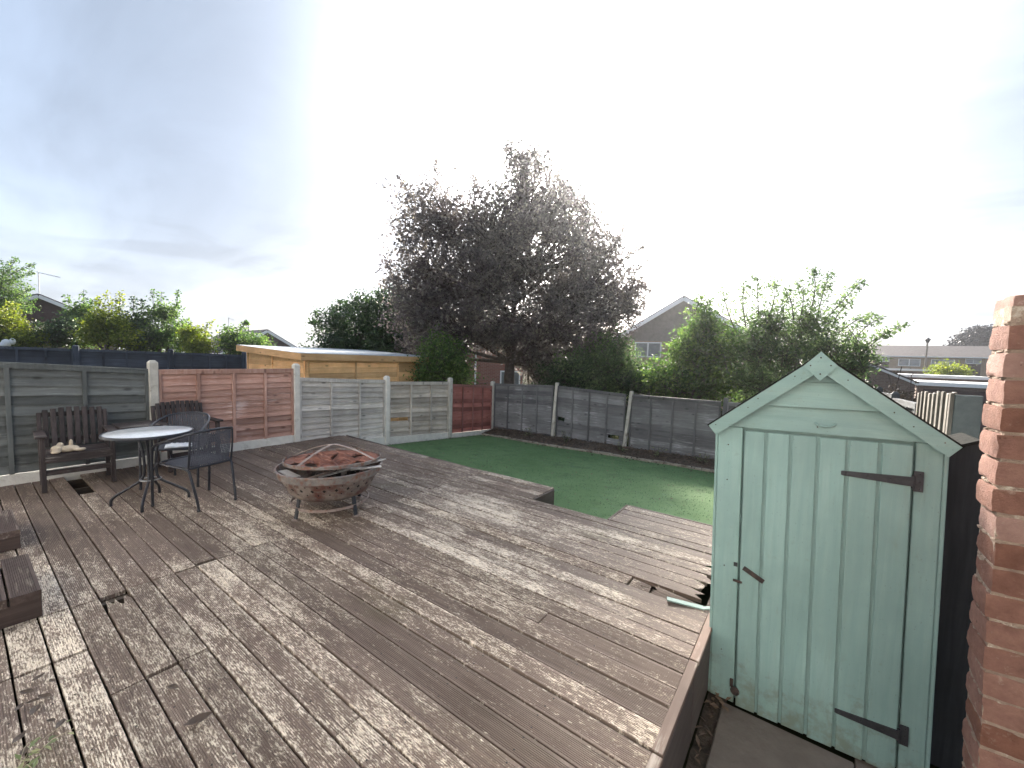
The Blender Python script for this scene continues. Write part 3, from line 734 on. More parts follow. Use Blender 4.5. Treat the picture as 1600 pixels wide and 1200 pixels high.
# ------------------------------------------------------------------ unseen house wall, added to bounce sunlight onto shed and fences
hb = thing('bounce_wall', 'pale house wall added behind the viewpoint to bounce sunlight onto shed and fences', 'house', (-1.8, -2.2, -.44))
mb = MB(); mb.box((-7.5, -.3, 0), (6.5, 0, 5.4)); mb.build('wall', m_plain('bounce_wall_render', (.39, .385, .37), (.47, .465, .45), 3, .9, bump=.2), hb)
for (u0, u1, z0, z1, n_) in ((-5.2, -2.8, .5, 2.6, 2), (-.6, 1.4, 1.5, 2.6, 3), (-4.8, -3.2, 3.6, 4.7, 2), (-.4, 1.2, 3.6, 4.7, 2)):
    mb = MB()
    for a_, b_, c_, d_ in ((u0, u1, z0, z0 + .07), (u0, u1, z1 - .07, z1), (u0, u0 + .07, z0 + .07, z1 - .07), (u1 - .07, u1, z0 + .07, z1 - .07)): mb.box((a_, .002, c_), (b_, .05, d_))
    for i in range(1, n_): mb.box((u0 + (u1 - u0) * i / n_ - .035, .002, z0 + .07), (u0 + (u1 - u0) * i / n_ + .035, .045, z1 - .07))
    wf = mb.build('window', M_white, hb); mb = MB(); mb.box((u0 + .07, .003, z0 + .07), (u1 - .07, .012, z1 - .07)); mb.build('pane', M_glass, wf)
# ------------------------------------------------------------------ right boundary
rf = thing('garden_fence', 'weathered upright board fence receding behind the green shed roof', 'fence')
for i in range(17):
    y = 4.48 + i * .076; mb = MB(); h = 1.385 - .004 * i + rnd(-.01, .01)
    mb.cbox((.895 + (i % 2) * .016, y, -.6), (.913 + (i % 2) * .016, y + .060, h), .003); mb.build('fence_board', FEN['weather'], rf)
mb = MB(); mb.box((.932, 4.46, .95), (.972, 5.78, 1.03)); mb.build('rail', FEN['weather'], rf)
rg = thing('fence_panel', 'flat dark grey end panel standing between the board fence and the brick wall', 'fence panel')
mb = MB(); mb.cbox((.886, 4.40, -.6), (1.03, 4.43, 1.375), .004); mb.build('panel', m_plain('grey_panel_paint', (.075, .088, .092), (.105, .12, .125), 20, .7, bump=.2), rg)
mb = MB(); mb.cbox((.862, 4.395, -.6), (.884, 4.44, 1.385), .003); mb.build('fence_post', FEN['weather'], rg)
r2 = thing('garden_fence', 'dark grey fence panels beyond the board fence on the right', 'fence')
for i in range(2):
    fence_panel(r2, 'dark', 5.84 + i * 1.5, 7.30 + i * 1.5, (1.20, 1.16), (-.6, -.6), 'y', .93, -1, None, 10, 3)
    post(r2, .93, 7.32 + i * 1.5, -.7, 1.24, .08, FENB['dark'])
nf = thing('garden_fence', 'dark navy fence of the garden beyond the left boundary', 'fence')
NX = -14.7; ny_ = [-5.6, -3.74, -1.88, -.02, 1.84, 3.70, 5.56]
for i in range(len(ny_)):
    post(nf, NX + .03, ny_[i], -.7, 1.56 - .035 * ny_[i] / 1.86, .11, FENB['navy'], pointed=True)
    if i < len(ny_) - 1:
        z0 = 1.475 - .045 * ny_[i] / 1.86 * .9
        fence_panel(nf, 'navy', ny_[i] + .05, ny_[i + 1] - .05, (z0, z0 - .045), (-.5, -.5), 'y', NX, 1, None, 10, 4)

# ------------------------------------------------------------------ green shed
shed = thing('garden_shed', 'small mint green wooden shed with a pitched roof and one boarded door', 'shed', (.096, 2.578, -.385))
shed.rotation_euler = (0, rad(-1.6), rad(0))
HW = .452; ZE = 1.60; ZA = 1.955; DEP = .64
def gable_x(z): return HW * max(0, min(1, (ZA - z) / (ZA - ZE)))   # half-width of the gable at z
mb = MB(); mb.prism([(-HW, 0.02), (HW, 0.02), (HW, ZE), (0, ZA - .02), (-HW, ZE)], .030, .048); mb.build('front_wall', M_shedin, shed)
for x0, x1 in ((-.4520, -.330), (.362, .4520)):
    mb = MB(); mb.cbox((x0, .0, .008), (x1, .029, ZE + .004), .003); mb.build('plank', M_shedz, shed)
for x0, x1 in ((-.468, -.4535), (.4535, .470)):
    mb = MB(); mb.cbox((x0, .004, .008), (x1, .10, ZE - .02), .003); mb.build('corner_trim', M_shedz, shed)
zs = [ZE + .007, 1.735, 1.868, 1.945]
for i in range(3):
    za, zb_ = zs[i], zs[i + 1] - .003
    tilt = .012
    mb = MB(); xa, xb = gable_x(za) + .01, gable_x(zb_) + .012
    mb.add([(-xa, -.006, za), (xa, -.006, za), (xb, .012, zb_), (-xb, .012, zb_), (-xa, .029, za), (xa, .029, za), (xb, .029, zb_), (-xb, .029, zb_)],
           [(0, 1, 2, 3), (7, 6, 5, 4), (0, 4, 5, 1), (1, 5, 6, 2), (2, 6, 7, 3), (3, 7, 4, 0)]); mb.build('gable_board', M_shedx, shed)
# side and back walls of overlapped boards, roof slabs
for sx in (-1, 1):
    for i in range(11):
        mb = MB(); z = .03 + i * .142; x = sx * .455
        mb.add([(x, .10, z), (x, DEP, z), (x - sx * .010, DEP, z + .148), (x - sx * .010, .10, z + .148), (x - sx * .014, .10, z), (x - sx * .014, DEP, z), (x - sx * .016, DEP, z + .148), (x - sx * .016, .10, z + .148)],
               [(0, 1, 2, 3), (7, 6, 5, 4), (0, 4, 5, 1), (1, 5, 6, 2), (2, 6, 7, 3), (3, 7, 4, 0)]); mb.build('side_board', M_shedx, shed)
mb = MB(); mb.prism([(-.44, .03), (.44, .03), (.44, ZE), (0, ZA - .03), (-.44, ZE)], DEP, DEP + .015); mb.build('back_wall', M_shedx, shed)
SL = math.atan2(.405, .50)
for sx in (-1, 1):
    mb = MB(); mb.beam((0, (DEP + .05 - .02) / 2, 2.005), (sx * .505, (DEP + .05 - .02) / 2, 1.600), DEP + .07, .016, up=(0, 0, 1)); mb.build('roof', M_felt, shed)
    # bargeboard follows the roof edge
    ax, az = 0, 2.004; ex, ez = sx * .497, 1.606; d = Vector((ex - ax, 0, ez - az)); d.normalize(); nn = Vector((-d.z * sx, 0, d.x * sx)); nn = -nn if nn.z > 0 else nn
    a0 = Vector((ax, 0, az)); e0 = Vector((ex, 0, ez)); w = .062
    mb = MB(); vs = []
    for yy in (-.047, -.029):
        vs += [(a0.x, yy, a0.z), (e0.x, yy, e0.z), (e0.x + nn.x * w, yy, e0.z + nn.z * w), (0, yy, a0.z - w / abs(nn.z))]
    mb.add(vs, [(0, 1, 2, 3), (7, 6, 5, 4), (0, 4, 5, 1), (1, 5, 6, 2), (2, 6, 7, 3), (3, 7, 4, 0)]); mb.build('bargeboard', M_shedx, shed)
mb = MB(); c = 1.947
mb.prism([(0, c - .072), (.068, c + .002), (0, c + .073), (-.068, c + .002)], -.066, -.048); mb.build('ridge_plate', M_shedx, shed)
# door
door = MB(); door.box((-.318, -.002, .012), (.352, .016, ZE - .012)); door = door.build('door', M_shedin, shed)
bx = [-.318, -.218, -.108, .006, .122, .240, .352]
for i in range(6):
    mb = MB(); l = bx[i] + (.0068 if i else 0); r = bx[i + 1] - (.0068 if i < 5 else 0)
    mb.cbox((l, -.014, .008 + rnd(0, .006)), (r, -.0025, ZE - .010), .0025); mb.build('door_board', M_shedz, door)
for z, x0 in ((1.425, .10), (.215, .12)):
    mb = MB(); mb.prism([(x0, z - .008), (x0 + .006, z - .011), (.358, z - .022), (.358, z + .022), (x0 + .006, z + .011), (x0, z + .008)], -.021, -.0145)
    mb.box((.3585, -.009, z - .045), (.392, -.0025, z + .048)); mb.tube([(.357, -.015, z - .03), (.357, -.015, z + .03)], .006, 8)
    for q in (.02, .10, .18): mb.ball((x0 + q, -.022, z), .004, 6, 4)
    for q in (-.034, 0, .034): mb.ball((.380, -.010, z + q), .0035, 6, 4)
    mb.build('strap_hinge', M_iron, door)
mb = MB(); mb.beam((-.302, -.018, .822), (-.205, -.018, .772), .006, .024, up=(0, 0, 1)); mb.beam((-.238, -.0215, .789), (-.222, -.0215, .781), .003, .018); mb.build('hasp', M_rustiron, door)
mb = MB(); mb.box((-.352, -.004, .812), (-.333, -.0005, .834)); mb.build('staple_plate', M_iron, shed)
mb = MB(); mb.box((-.352, -.009, .728), (-.306, -.0005 - .015, .740)); mb.tube([(-.345, -.015, .734), (-.312, -.018, .734)], .006, 8); mb.build('bolt', M_rustiron, shed)
mb = MB(); mb.box((-.350, -.010, .105), (-.334, -.0005, .150)); mb.ball((-.322, -.022, .098), (.024, .010, .026), 8, 6); mb.build('bottom_latch', M_rustiron, shed)
mb = MB(); mb.tube(smooth_path([(-.01, -.003, 1.662), (0, -.009, 1.652), (.03, -.012, 1.646), (.06, -.009, 1.652), (.07, -.003, 1.662)]), .005, 6); mb.build('drip_moulding', M_shedx, shed)
nm = MB()
for x in (-.40,):
    for z in (.3, .8, 1.3, 1.5): nm.ball((x, -.001, z), .0035, 6, 4)
for x in (-.38, .0, .38): nm.ball((x, -.003, 1.64), .0035, 6, 4)
for q_ in (.12, .27, .33, .46):
    for sx in (-1, 1):
        q = q_ + rnd(-.03, .02); nm.ball((sx * q, -.048, 2.004 - .80 * q - .036 + rnd(-.015, .015)), .0028, 6, 4)
for q in ((-.04, .002), (.04, .002), (0, -.04), (0, .04)): nm.ball((q[0], -.067, 1.949 + q[1]), .0035, 6, 4)
o = nm.build('nail_heads', M_rustiron, shed); o['kind'] = 'stuff'

# dark store between shed and wall
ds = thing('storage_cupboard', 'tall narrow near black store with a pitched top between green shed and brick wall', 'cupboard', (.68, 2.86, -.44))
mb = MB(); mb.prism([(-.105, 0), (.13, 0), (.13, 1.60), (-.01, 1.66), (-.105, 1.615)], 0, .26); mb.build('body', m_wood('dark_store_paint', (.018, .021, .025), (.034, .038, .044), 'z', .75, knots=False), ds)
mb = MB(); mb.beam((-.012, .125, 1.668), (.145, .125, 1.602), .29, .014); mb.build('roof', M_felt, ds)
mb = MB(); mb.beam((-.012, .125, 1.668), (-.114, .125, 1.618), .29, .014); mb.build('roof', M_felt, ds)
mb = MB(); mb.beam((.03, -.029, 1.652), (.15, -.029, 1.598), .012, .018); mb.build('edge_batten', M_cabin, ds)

# ------------------------------------------------------------------ brick wall
bw = thing('brick_wall', 'end of an old red brick garden wall with crumbling pale mortar', 'wall', (.470, 1.65, -.44))
bw.rotation_euler = (0, rad(-1.5), 0)
def brick_mesh(L, D, H, seed):
    bm = bmesh.new(); bmesh.ops.create_cube(bm, size=1); bmesh.ops.subdivide_edges(bm, edges=bm.edges[:], cuts=5, use_grid_fill=True)
    for v in bm.verts:
        p = Vector((v.co.x * L, v.co.y * D, v.co.z * H))
        ne = sum(1 for a in v.co if abs(abs(a) - .5) < 1e-4)
        if ne >= 2: p -= Vector((math.copysign(.0012, p.x), math.copysign(.0012, p.y), math.copysign(.0012, p.z))) * (ne - 1)
        q = p + Vector((0, 0, seed * 7))
        p += .0022 * Vector((noise.noise(q * 70), noise.noise(q * 70 + Vector((5, 0, 0))), noise.noise(q * 70 + Vector((0, 5, 0))))) + .0012 * Vector((noise.noise(q * 22), noise.noise(q * 22 + Vector((9, 0, 0))), noise.noise(q * 22 + Vector((0, 9, 0)))))
        if ne >= 2: p -= p.normalized() * .012 * max(0, noise.noise(q * 26 + Vector((3, 3, 3))) - .12)
        v.co = p
    me = bpy.data.meshes.new('brick'); bm.to_mesh(me); bm.free(); me.materials.append(M_brick)
    me.polygons.foreach_set('use_smooth', [True] * len(me.polygons)); me.set_sharp_from_angle(angle=rad(28)); return me
WD = .135
stretch = [brick_mesh(.215, WD, .066, i) for i in range(6)]; half = [brick_mesh(.105, WD, .066, 20 + i) for i in range(6)]
NC = 30; CZ = .0735
for c in range(NC):
    z = .04 + c * CZ; jog = rnd(-.006, .006); xx = jog + (.004 if c == NC - 1 else 0)
    if c % 2: L, me = .105, random.choice(half)
    else: L, me = .215, random.choice(stretch)
    while xx < .75:
        o = bpy.data.objects.new('brick', me); COL.objects.link(o); o.parent = bw
        o.location = (xx + L / 2, WD / 2 + rnd(-.0015, .0015), z + rnd(-.0015, .0015)); o.rotation_euler = (rnd(-.01, .01), rnd(-.010, .010) + (.03 if c == NC - 1 else 0), rnd(-.015, .015))
        if c == NC - 1: o.location.y += rnd(-.006, .012); o.location.z += .003 + (.012 if xx > .2 else 0)
        xx += L + .011; L, me = .215, random.choice(stretch)
mb = MB(); ph = 0
mb.box((.0065, .0055, 0), (.76, WD - .0055, .04 + (NC - .9) * CZ)); mb.build('mortar', M_mortar, bw)
mb = MB()
for c in range(1, NC):     # lumps of pointing squeezed out of the joints
    z = .04 + (c - .5) * CZ
    for i in range(7): mb.ball((rnd(.003, .009), rnd(.008, WD - .008), z + rnd(-.003, .003)), (rnd(.002, .006), rnd(.006, .018), rnd(.002, .005)), 6, 4, .2)
    for i in range(12): mb.ball((rnd(.012, .5), rnd(.002, .008), z + rnd(-.003, .003)), (rnd(.006, .020), rnd(.002, .006), rnd(.002, .005)), 6, 4, .2)
o = mb.build('pointing', M_mortar, bw, smooth=True); o['kind'] = 'stuff'

# ------------------------------------------------------------------ companion bench
cb = thing('companion_bench', 'dark brown slatted companion bench of two seats joined by a small table against the fence', 'bench', (-6.9, .55, 0))
def bpart(name, mb, mat): return mb.build(name, mat, cb)
def seat(yc, w, yaw, n):
    T = Matrix.Translation((0, yc - .55, 0)) @ Matrix.Rotation(yaw, 4, 'Z')
    def P(x, y, z): return T @ Vector((x, y, z))
    for i in range(n):                                   # back slats lean to the fence
        y = -w / 2 + .035 + (w - .07) * i / (n - 1); top = .835 - .02 * abs(i - (n - 1) / 2) / (n / 2) + rnd(-.006, .006)
        mb = MB(); mb.beam(P(.115, y, .405), P(.012, y, top), .018, .044, up=T.to_3x3() @ Vector((0, 1, 0)), b=.004); bpart('back_slat', mb, M_bench)
    for sy in (-1, 1):
        mb = MB(); mb.beam(P(.16, sy * (w / 2 + .012), 0), P(.005, sy * (w / 2 + .012), .785), .045, .035, up=T.to_3x3() @ Vector((0, 1, 0)), b=.004); bpart('leg', mb, M_bench)
        mb = MB(); mb.beam(P(.53, sy * (w / 2 + .012), 0), P(.53, sy * (w / 2 + .012), .575), .05, .04, up=T.to_3x3() @ Vector((0, 1, 0)), b=.004); bpart('leg', mb, M_bench)
        mb = MB(); mb.beam(P(.10, sy * (w / 2 + .02), .588), P(.585, sy * (w / 2 + .02), .588), .085, .024, b=.005); bpart('armrest', mb, M_benchy)
        mb = MB(); mb.beam(P(.11, sy * (w / 2 - .014), .34), P(.52, sy * (w / 2 - .014), .34), .022, .06, b=.003); bpart('side_rail', mb, M_bench)
    for i in range(4):
        x = .20 + .10 * i; mb = MB(); mb.beam(P(x, -w / 2 + .01, .385), P(x, w / 2 - .01, .385), .085, .022, b=.004); bpart('seat_slat', mb, M_benchy)
    for x, z in ((.10, .47), (.035, .76)):
        mb = MB(); mb.beam(P(x - .024, -w / 2 - .005, z), P(x - .024, w / 2 + .005, z), .018, .05, b=.003); bpart('back_rail', mb, M_bench)
    mb = MB(); mb.beam(P(.545, -w / 2 - .012, .345), P(.545, w / 2 + .012, .345), .02, .075, b=.003); bpart('front_rail', mb, M_benchy)
    mb = MB(); mb.beam(P(.525, -w / 2 - .01, .20), P(.525, w / 2 + .01, .20), .02, .055, b=.003); bpart('front_rail', mb, M_benchy)
seat(.82, .50, rad(-3), 8); seat(1.79, .50, rad(4), 9)
for i in range(6):
    x = .14 + .075 * i; mb = MB(); mb.beam((x, 1.125 - .55, .603), (x, 1.49 - .55, .603), .066, .018, b=.003); bpart('table_slat', mb, M_benchy)
for y in (1.16, 1.45):
    mb = MB(); mb.box((.12, y - .55 - .012, .552), (.56, y - .55 + .012, .593)); bpart('table_rail', mb, M_bench)

# plush toy lying on the left seat
mb = MB(); q = Vector((-6.42, .66, .398))
mb.ball(q + Vector((0, .06, .035)), (.05, .085, .035), 14, 10); mb.ball(q + Vector((.02, -.03, .045)), (.04, .045, .04), 12, 9)
mb.ball(q + Vector((.0, .0, .085)), (.030, .026, .026), 10, 8); mb.ball(q + Vector((.0, .08, .09)), (.016, .018, .045), 10, 8)
mb.ball(q + Vector((.05, .14, .022)), (.025, .05, .018), 10, 8); mb.ball(q + Vector((.05, -.04, .018)), (.024, .04, .018), 10, 8)
toy = mb.build('plush_toy', M_plush, smooth=True, loc=(-6.42, .66, .398)); tag(toy, 'cream plush toy lying on the left seat of the brown bench', 'toy')
rm = toy.modifiers.new('blend', 'REMESH'); rm.mode = 'VOXEL'; rm.voxel_size = .007; rm.use_smooth_shade = True

# ------------------------------------------------------------------ bistro table
bt = thing('bistro_table', 'round pale topped metal bistro table with four curved legs', 'table', (-5.27, 1.14, 0), rad(20))
mb = MB(); mb.lathe([(0, .704), (.335, .704), (.338, .710), (.333, .7135), (0, .7135)], 48); mb.build('tabletop', M_tabletop, bt, smooth=True)
mb = MB(); mb.lathe([(.3385, .690), (.352, .690), (.356, .704), (.350, .716), (.3385, .716), (.3385, .690)], 48); mb.build('rim', M_tubing, bt, smooth=True)
for i in range(4):
    a = rad(45 + 90 * i); c, s_ = math.cos(a), math.sin(a)
    P = smooth_path([(.09 * c, .09 * s_, .69), (.055 * c, .055 * s_, .52), (.045 * c, .045 * s_, .34), (.07 * c, .07 * s_, .235), (.17 * c, .17 * s_, .16), (.265 * c, .265 * s_, .095), (.298 * c, .298 * s_, .055), (.302 * c, .302 * s_, .0)])
    mb = MB(); mb.tube(P, .0125, 10); mb.build('leg', M_tubing, bt, smooth=True)
for z, r in ((.235, .085), (.683, .14)):
    mb = MB(); mb.lathe([(r - .02, z - .004), (r, z - .004), (r, z + .004), (r - .02, z + .004), (r - .02, z - .004)], 24); mb.build('leg_ring', M_alu if z < .5 else M_tubing, bt)

# ------------------------------------------------------------------ rattan chairs
def make_chair(loc, rz, label):
    t = thing('rattan_chair', label, 'chair', loc, rz, 'dark woven bistro chairs at the round table')
    hoop = smooth_path([(.245, -.265, 0), (.235, -.268, .30), (.225, -.27, .50), (.19, -.27, .60), (.05, -.268, .655), (-.10, -.255, .70), (-.22, -.20, .745), (-.275, -.10, .765), (-.285, 0, .77),
                        (-.275, .10, .765), (-.22, .20, .745), (-.10, .255, .70), (.05, .268, .655), (.19, .27, .60), (.225, .27, .50), (.235, .268, .30), (.245, .265, 0)], 5)
    mb = MB(); mb.tube(hoop, .0125, 8); mb.build('arm_hoop', M_tubing, t, smooth=True)
    sf = smooth_path([(-.19, -.205, .405), (.0, -.232, .418), (.17, -.228, .425), (.225, -.17, .428), (.235, 0, .428), (.225, .17, .428), (.17, .228, .425), (0, .232, .418), (-.19, .205, .405)], 5)
    mb = MB(); mb.tube(sf, .0105, 8); mb.tube([(-.19, -.205, .405), (-.195, 0, .405), (-.19, .205, .405)], .0105, 8); mb.build('seat_frame', M_tubing, t, smooth=True)
    for sy in (-1, 1):
        mb = MB(); mb.tube(smooth_path([(-.10, sy * .222, .412), (-.185, sy * .207, .395), (-.215, sy * .20, .33), (-.275, sy * .182, .09), (-.285, sy * .18, 0)]), .0118, 8); mb.build('leg', M_tubing, t, smooth=True)
        mb = MB(); mb.tube([(.238, sy * .268, .34), (.225, sy * .225, .425)], .008, 6); mb.build('brace', M_tubing, t, smooth=True)
        mb = MB(); mb.ball((.245, sy * .266, .012), (.016, .016, .013), 8, 6); mb.ball((-.285, sy * .18, .012), (.016, .016, .013), 8, 6); mb.build('foot_cap', M_iron, t, smooth=True)
    mb = MB()
    for i in range(17):
        x = -.17 + .0235 * i; w = .215 if x < .15 else .215 - (x - .15) * 1.3
        mb.beam((x, -w, .424), (x, w, .424), .015, .006)
    for y in (-.12, 0, .12): mb.beam((-.185, y, .4195), (.22, y, .4195), .012, .003)
    o = mb.build('seat_weave', M_weave, t); o['kind'] = 'stuff'
    mb = MB()
    for i in range(23):                                   # upright canes of the back, woven with cross strands
        y = -.19 + .38 * i / 22; bow = (y / .19) ** 2
        mb.tube([(-.195 + .02 * bow, y * .98, .415), (-.235 + .03 * bow, y, .58), (-.283 + .072 * bow, y * 1.02, .763 - .02 * bow)], .0048, 5)
    for j in range(17):
        z = .43 + .019 * j; f = (z - .415) / .35; pts = []
        for i in range(13):
            y = -.19 + .38 * i / 12; bow = (y / .19) ** 2
            pts.append((-.195 - .088 * f + (.02 + .052 * f) * bow + .006 * (1 if (i + j) % 2 else -1), y * (.98 + .04 * f), z - .02 * bow * f))
        mb.tube(pts, .0036, 4)
    o = mb.build('back_weave', M_weave, t); o['kind'] = 'stuff'
    for sy in (-1, 1):
        mb = MB(); mb.tube(smooth_path([(-.19, sy * .205, .405), (-.215, sy * .205, .58), (-.225, sy * .20, .742)]), .009, 6); mb.build('back_stile', M_tubing, t, smooth=True)
    return t
make_chair((-4.94, 1.435, 0), rad(196), 'dark woven bistro chair seen from behind, nearer side of the round table')
make_chair((-5.83, 1.53, 0), rad(-38), 'dark woven bistro chair between the round table and the bench, white cloth on its seat')
mb = MB(); n_ = 12
for j in range(n_ + 1):
    for i in range(n_ + 1):
        u, v = i / n_ - .5, j / n_ - .5; e = 1 - max(abs(u), abs(v)) * 2
        mb.v.append(Vector((-5.76 + u * .20 + v * .10, 1.50 + v * .22 - u * .06, .436 + max(0, .032 * noise.noise(Vector((u * 6, v * 6, 2))) + .02) * (e ** .4 if e > 0 else 0))))
for j in range(n_):
    for i in range(n_): mb.f.append((j * (n_ + 1) + i, j * (n_ + 1) + i + 1, (j + 1) * (n_ + 1) + i + 1, (j + 1) * (n_ + 1) + i))
o = mb.build('cloth', M_cloth, smooth=True, loc=(-5.76, 1.5, .436)); tag(o, 'crumpled white cloth lying on the seat of the far chair', 'cloth')
o.modifiers.new('thick', 'SOLIDIFY').thickness = .004

# ------------------------------------------------------------------ fire pit
FP = Vector((-3.785, 2.19, 0))
fp = thing('fire_pit', 'round rusty steel fire bowl on four splayed legs with black diamond patches as cut-outs', 'fire pit', FP, rad(4))
mb = MB(); mb.lathe([(0, .160), (.22, .163), (.33, .178), (.365, .205), (.398, .27), (.430, .335), (.452, .395), (.457, .397), (.449, .400), (.423, .335), (.389, .272), (.352, .215), (.31, .195), (0, .175)], 56); mb.build('bowl', M_bowl, fp, smooth=True)
mb = MB(); mb.lathe([(.457, .3975), (.462, .372), (.468, .372), (.478, .43), (.490, .437), (.488, .446), (.474, .448), (.452, .400), (.457, .3975)], 56); mb.build('rim', M_rim, fp, smooth=True)
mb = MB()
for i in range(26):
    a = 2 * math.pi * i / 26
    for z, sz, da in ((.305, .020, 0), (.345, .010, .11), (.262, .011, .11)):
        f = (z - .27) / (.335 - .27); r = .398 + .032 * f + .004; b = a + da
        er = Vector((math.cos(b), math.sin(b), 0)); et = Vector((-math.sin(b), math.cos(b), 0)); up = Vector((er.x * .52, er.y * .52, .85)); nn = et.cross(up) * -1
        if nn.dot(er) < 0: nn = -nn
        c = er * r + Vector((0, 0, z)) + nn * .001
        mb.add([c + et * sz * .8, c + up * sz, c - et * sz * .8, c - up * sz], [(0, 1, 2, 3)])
o = mb.build('cutout_dark_patch', M_dark, fp); o['kind'] = 'stuff'  # black patches laid on the bowl, painting the dark of open cut-outs
for a in (rad(-75), rad(105)):
    mb = MB()   # seam band
    for (r0, z0), (r1, z1) in (((.367, .205), (.400, .27)), ((.400, .27), (.432, .335)), ((.432, .335), (.456, .392))):
        mb.beam((r0 * math.cos(a), r0 * math.sin(a), z0), (r1 * math.cos(a), r1 * math.sin(a), z1), .02, .004, up=(math.cos(a), math.sin(a), 0))
    mb.build('seam', M_bowl, fp)
for a in (-88, 2, 96, 187):
    c, s_ = math.cos(rad(a)), math.sin(rad(a)); mb = MB(); mb.beam((.325 * c, .325 * s_, .235), (.368 * c, .368 * s_, .008), .040, .016, up=(c, s_, 0), b=.003); leg = mb.build('leg', M_iron, fp)
    mb = MB(); mb.lathe([(0, 0), (.032, 0), (.032, .006), (.012, .010), (0, .010)], 12, (.372 * c, .372 * s_, .0)); mb.build('foot', M_barsteel, leg)
mb = MB(); mb.lathe([(.352, .088), (.358, .088), (.358, .112), (.352, .112), (.352, .088)], 48); mb.build('leg_hoop', M_barsteel, fp)
# spark guard resting askew on the scrap in the bowl
gd = thing('spark_guard', 'rusty round spark guard lid with crossed bars, collapsed onto the fire bowl', 'lid', FP + Vector((.0, .03, .487)))
gd.rotation_euler = (rad(-2.0), rad(-1.5), rad(20))
mb = MB(); mb.lathe([(.428, -.004), (.447, -.004), (.449, .026), (.443, .028), (.441, .004), (.428, .004), (.428, -.004)], 56); mb.build('rim', M_rim, gd, smooth=True)
for a in (8, 86):
    c, s_ = math.cos(rad(a)), math.sin(rad(a)); P = []
    for i in range(17):
        t = -1 + i / 8; h = .135 * (1 - abs(t) ** 1.55) + (.004 if a > 100 else 0); P.append(Vector((.438 * t * c, .438 * t * s_, h + .016)))
    mb = MB()
    for p, q in zip(P, P[1:]): mb.beam(p, q, .030, .006, up=(0, 0, 1))
    mb.build('bar', M_barsteel, gd)
mb = MB(); R_, A_ = 16, 48; idx = {}
for i in range(R_ + 1):
    for j in range(A_):
        r = .436 * i / R_; a = 2 * math.pi * j / A_; x, y = r * math.cos(a), r * math.sin(a); k = 1 - (i / R_) ** 3
        z = .010 - .030 * k + (.05 * noise.noise(Vector((x * 4, y * 4, 1))) + .095 * noise.noise(Vector((x * 5 + y * 9, y * 3 - x * 3, 7))) + .02 * noise.noise(Vector((x * 22, y * 22, 3)))) * k
        idx[(i, j)] = len(mb.v); mb.v.append(Vector((x, y, z)))
for i in range(R_):
    for j in range(A_):
        if 3 < i < R_ - 2 and noise.noise(mb.v[idx[(i, j)]] * 7 + Vector((4, 1, 0))) > .34: continue
        mb.f.append((idx[(i, j)], idx[(i + 1, j)], idx[(i + 1, (j + 1) % A_)], idx[(i, (j + 1) % A_)]))
o = mb.build('mesh_sheet', M_rust, gd); o.modifiers.new('thick', 'SOLIDIFY').thickness = .003
o.data.polygons.foreach_set('use_smooth', [True] * len(o.data.polygons))
# scrap in the bowl
def scrap(a, b, w, h, mat, label, cat='wood scrap', group=None):
    mb = MB(); a, b = FP + Vector(a), FP + Vector(b); mb.beam(a, b, w, h, b=.002); o = mb.build('wood_scrap', mat, loc=(a + b) / 2); tag(o, label, cat, group); return o
tw = RGT; tv = Vector((FWD.x, FWD.y, 0)).normalized()
def fpv(r, d, z): v = tw * r + tv * d; return (v.x, v.y, z)
scrap(fpv(.08, -.30, .420), fpv(.53, .05, .500), .024, .012, M_scrap, 'long white lath poking out of the fire bowl to the right')
scrap(fpv(.27, -.19, .452), fpv(.53, -.09, .462), .055, .010, M_scrap, 'short pale board offcut over the right rim of the fire bowl')
scrap(fpv(-.37, -.20, .425), fpv(-.14, -.385, .425), .075, .010, M_scrap, 'flat pale board offcut inside the front left of the fire bowl')
scrap(fpv(.05, -.36, .420), fpv(.26, -.10, .440), .028, .014, M_scrap, 'narrow pale stick crossing the middle of the fire bowl')
scrap(fpv(-.05, -.38, .405), fpv(.12, -.18, .440), .03, .016, M_barsteel, 'rust coloured stick beside the pale one in the fire bowl')
mb = MB()
for i in range(40):
    a = rnd(0, 6.28); r = rnd(0, .33); L = rnd(.05, .14); b = rnd(0, 3.14); p = FP + Vector((r * math.cos(a), r * math.sin(a), rnd(.22, .36)))
    mb.beam(p - Vector((math.cos(b), math.sin(b), rnd(-.3, .3))) * L * .5, p + Vector((math.cos(b), math.sin(b), rnd(-.3, .3))) * L * .5, .03, .02)
tag(mb.build('charred_scraps', M_char), 'charred wood scraps filling the fire bowl', 'charred wood', kind='stuff')

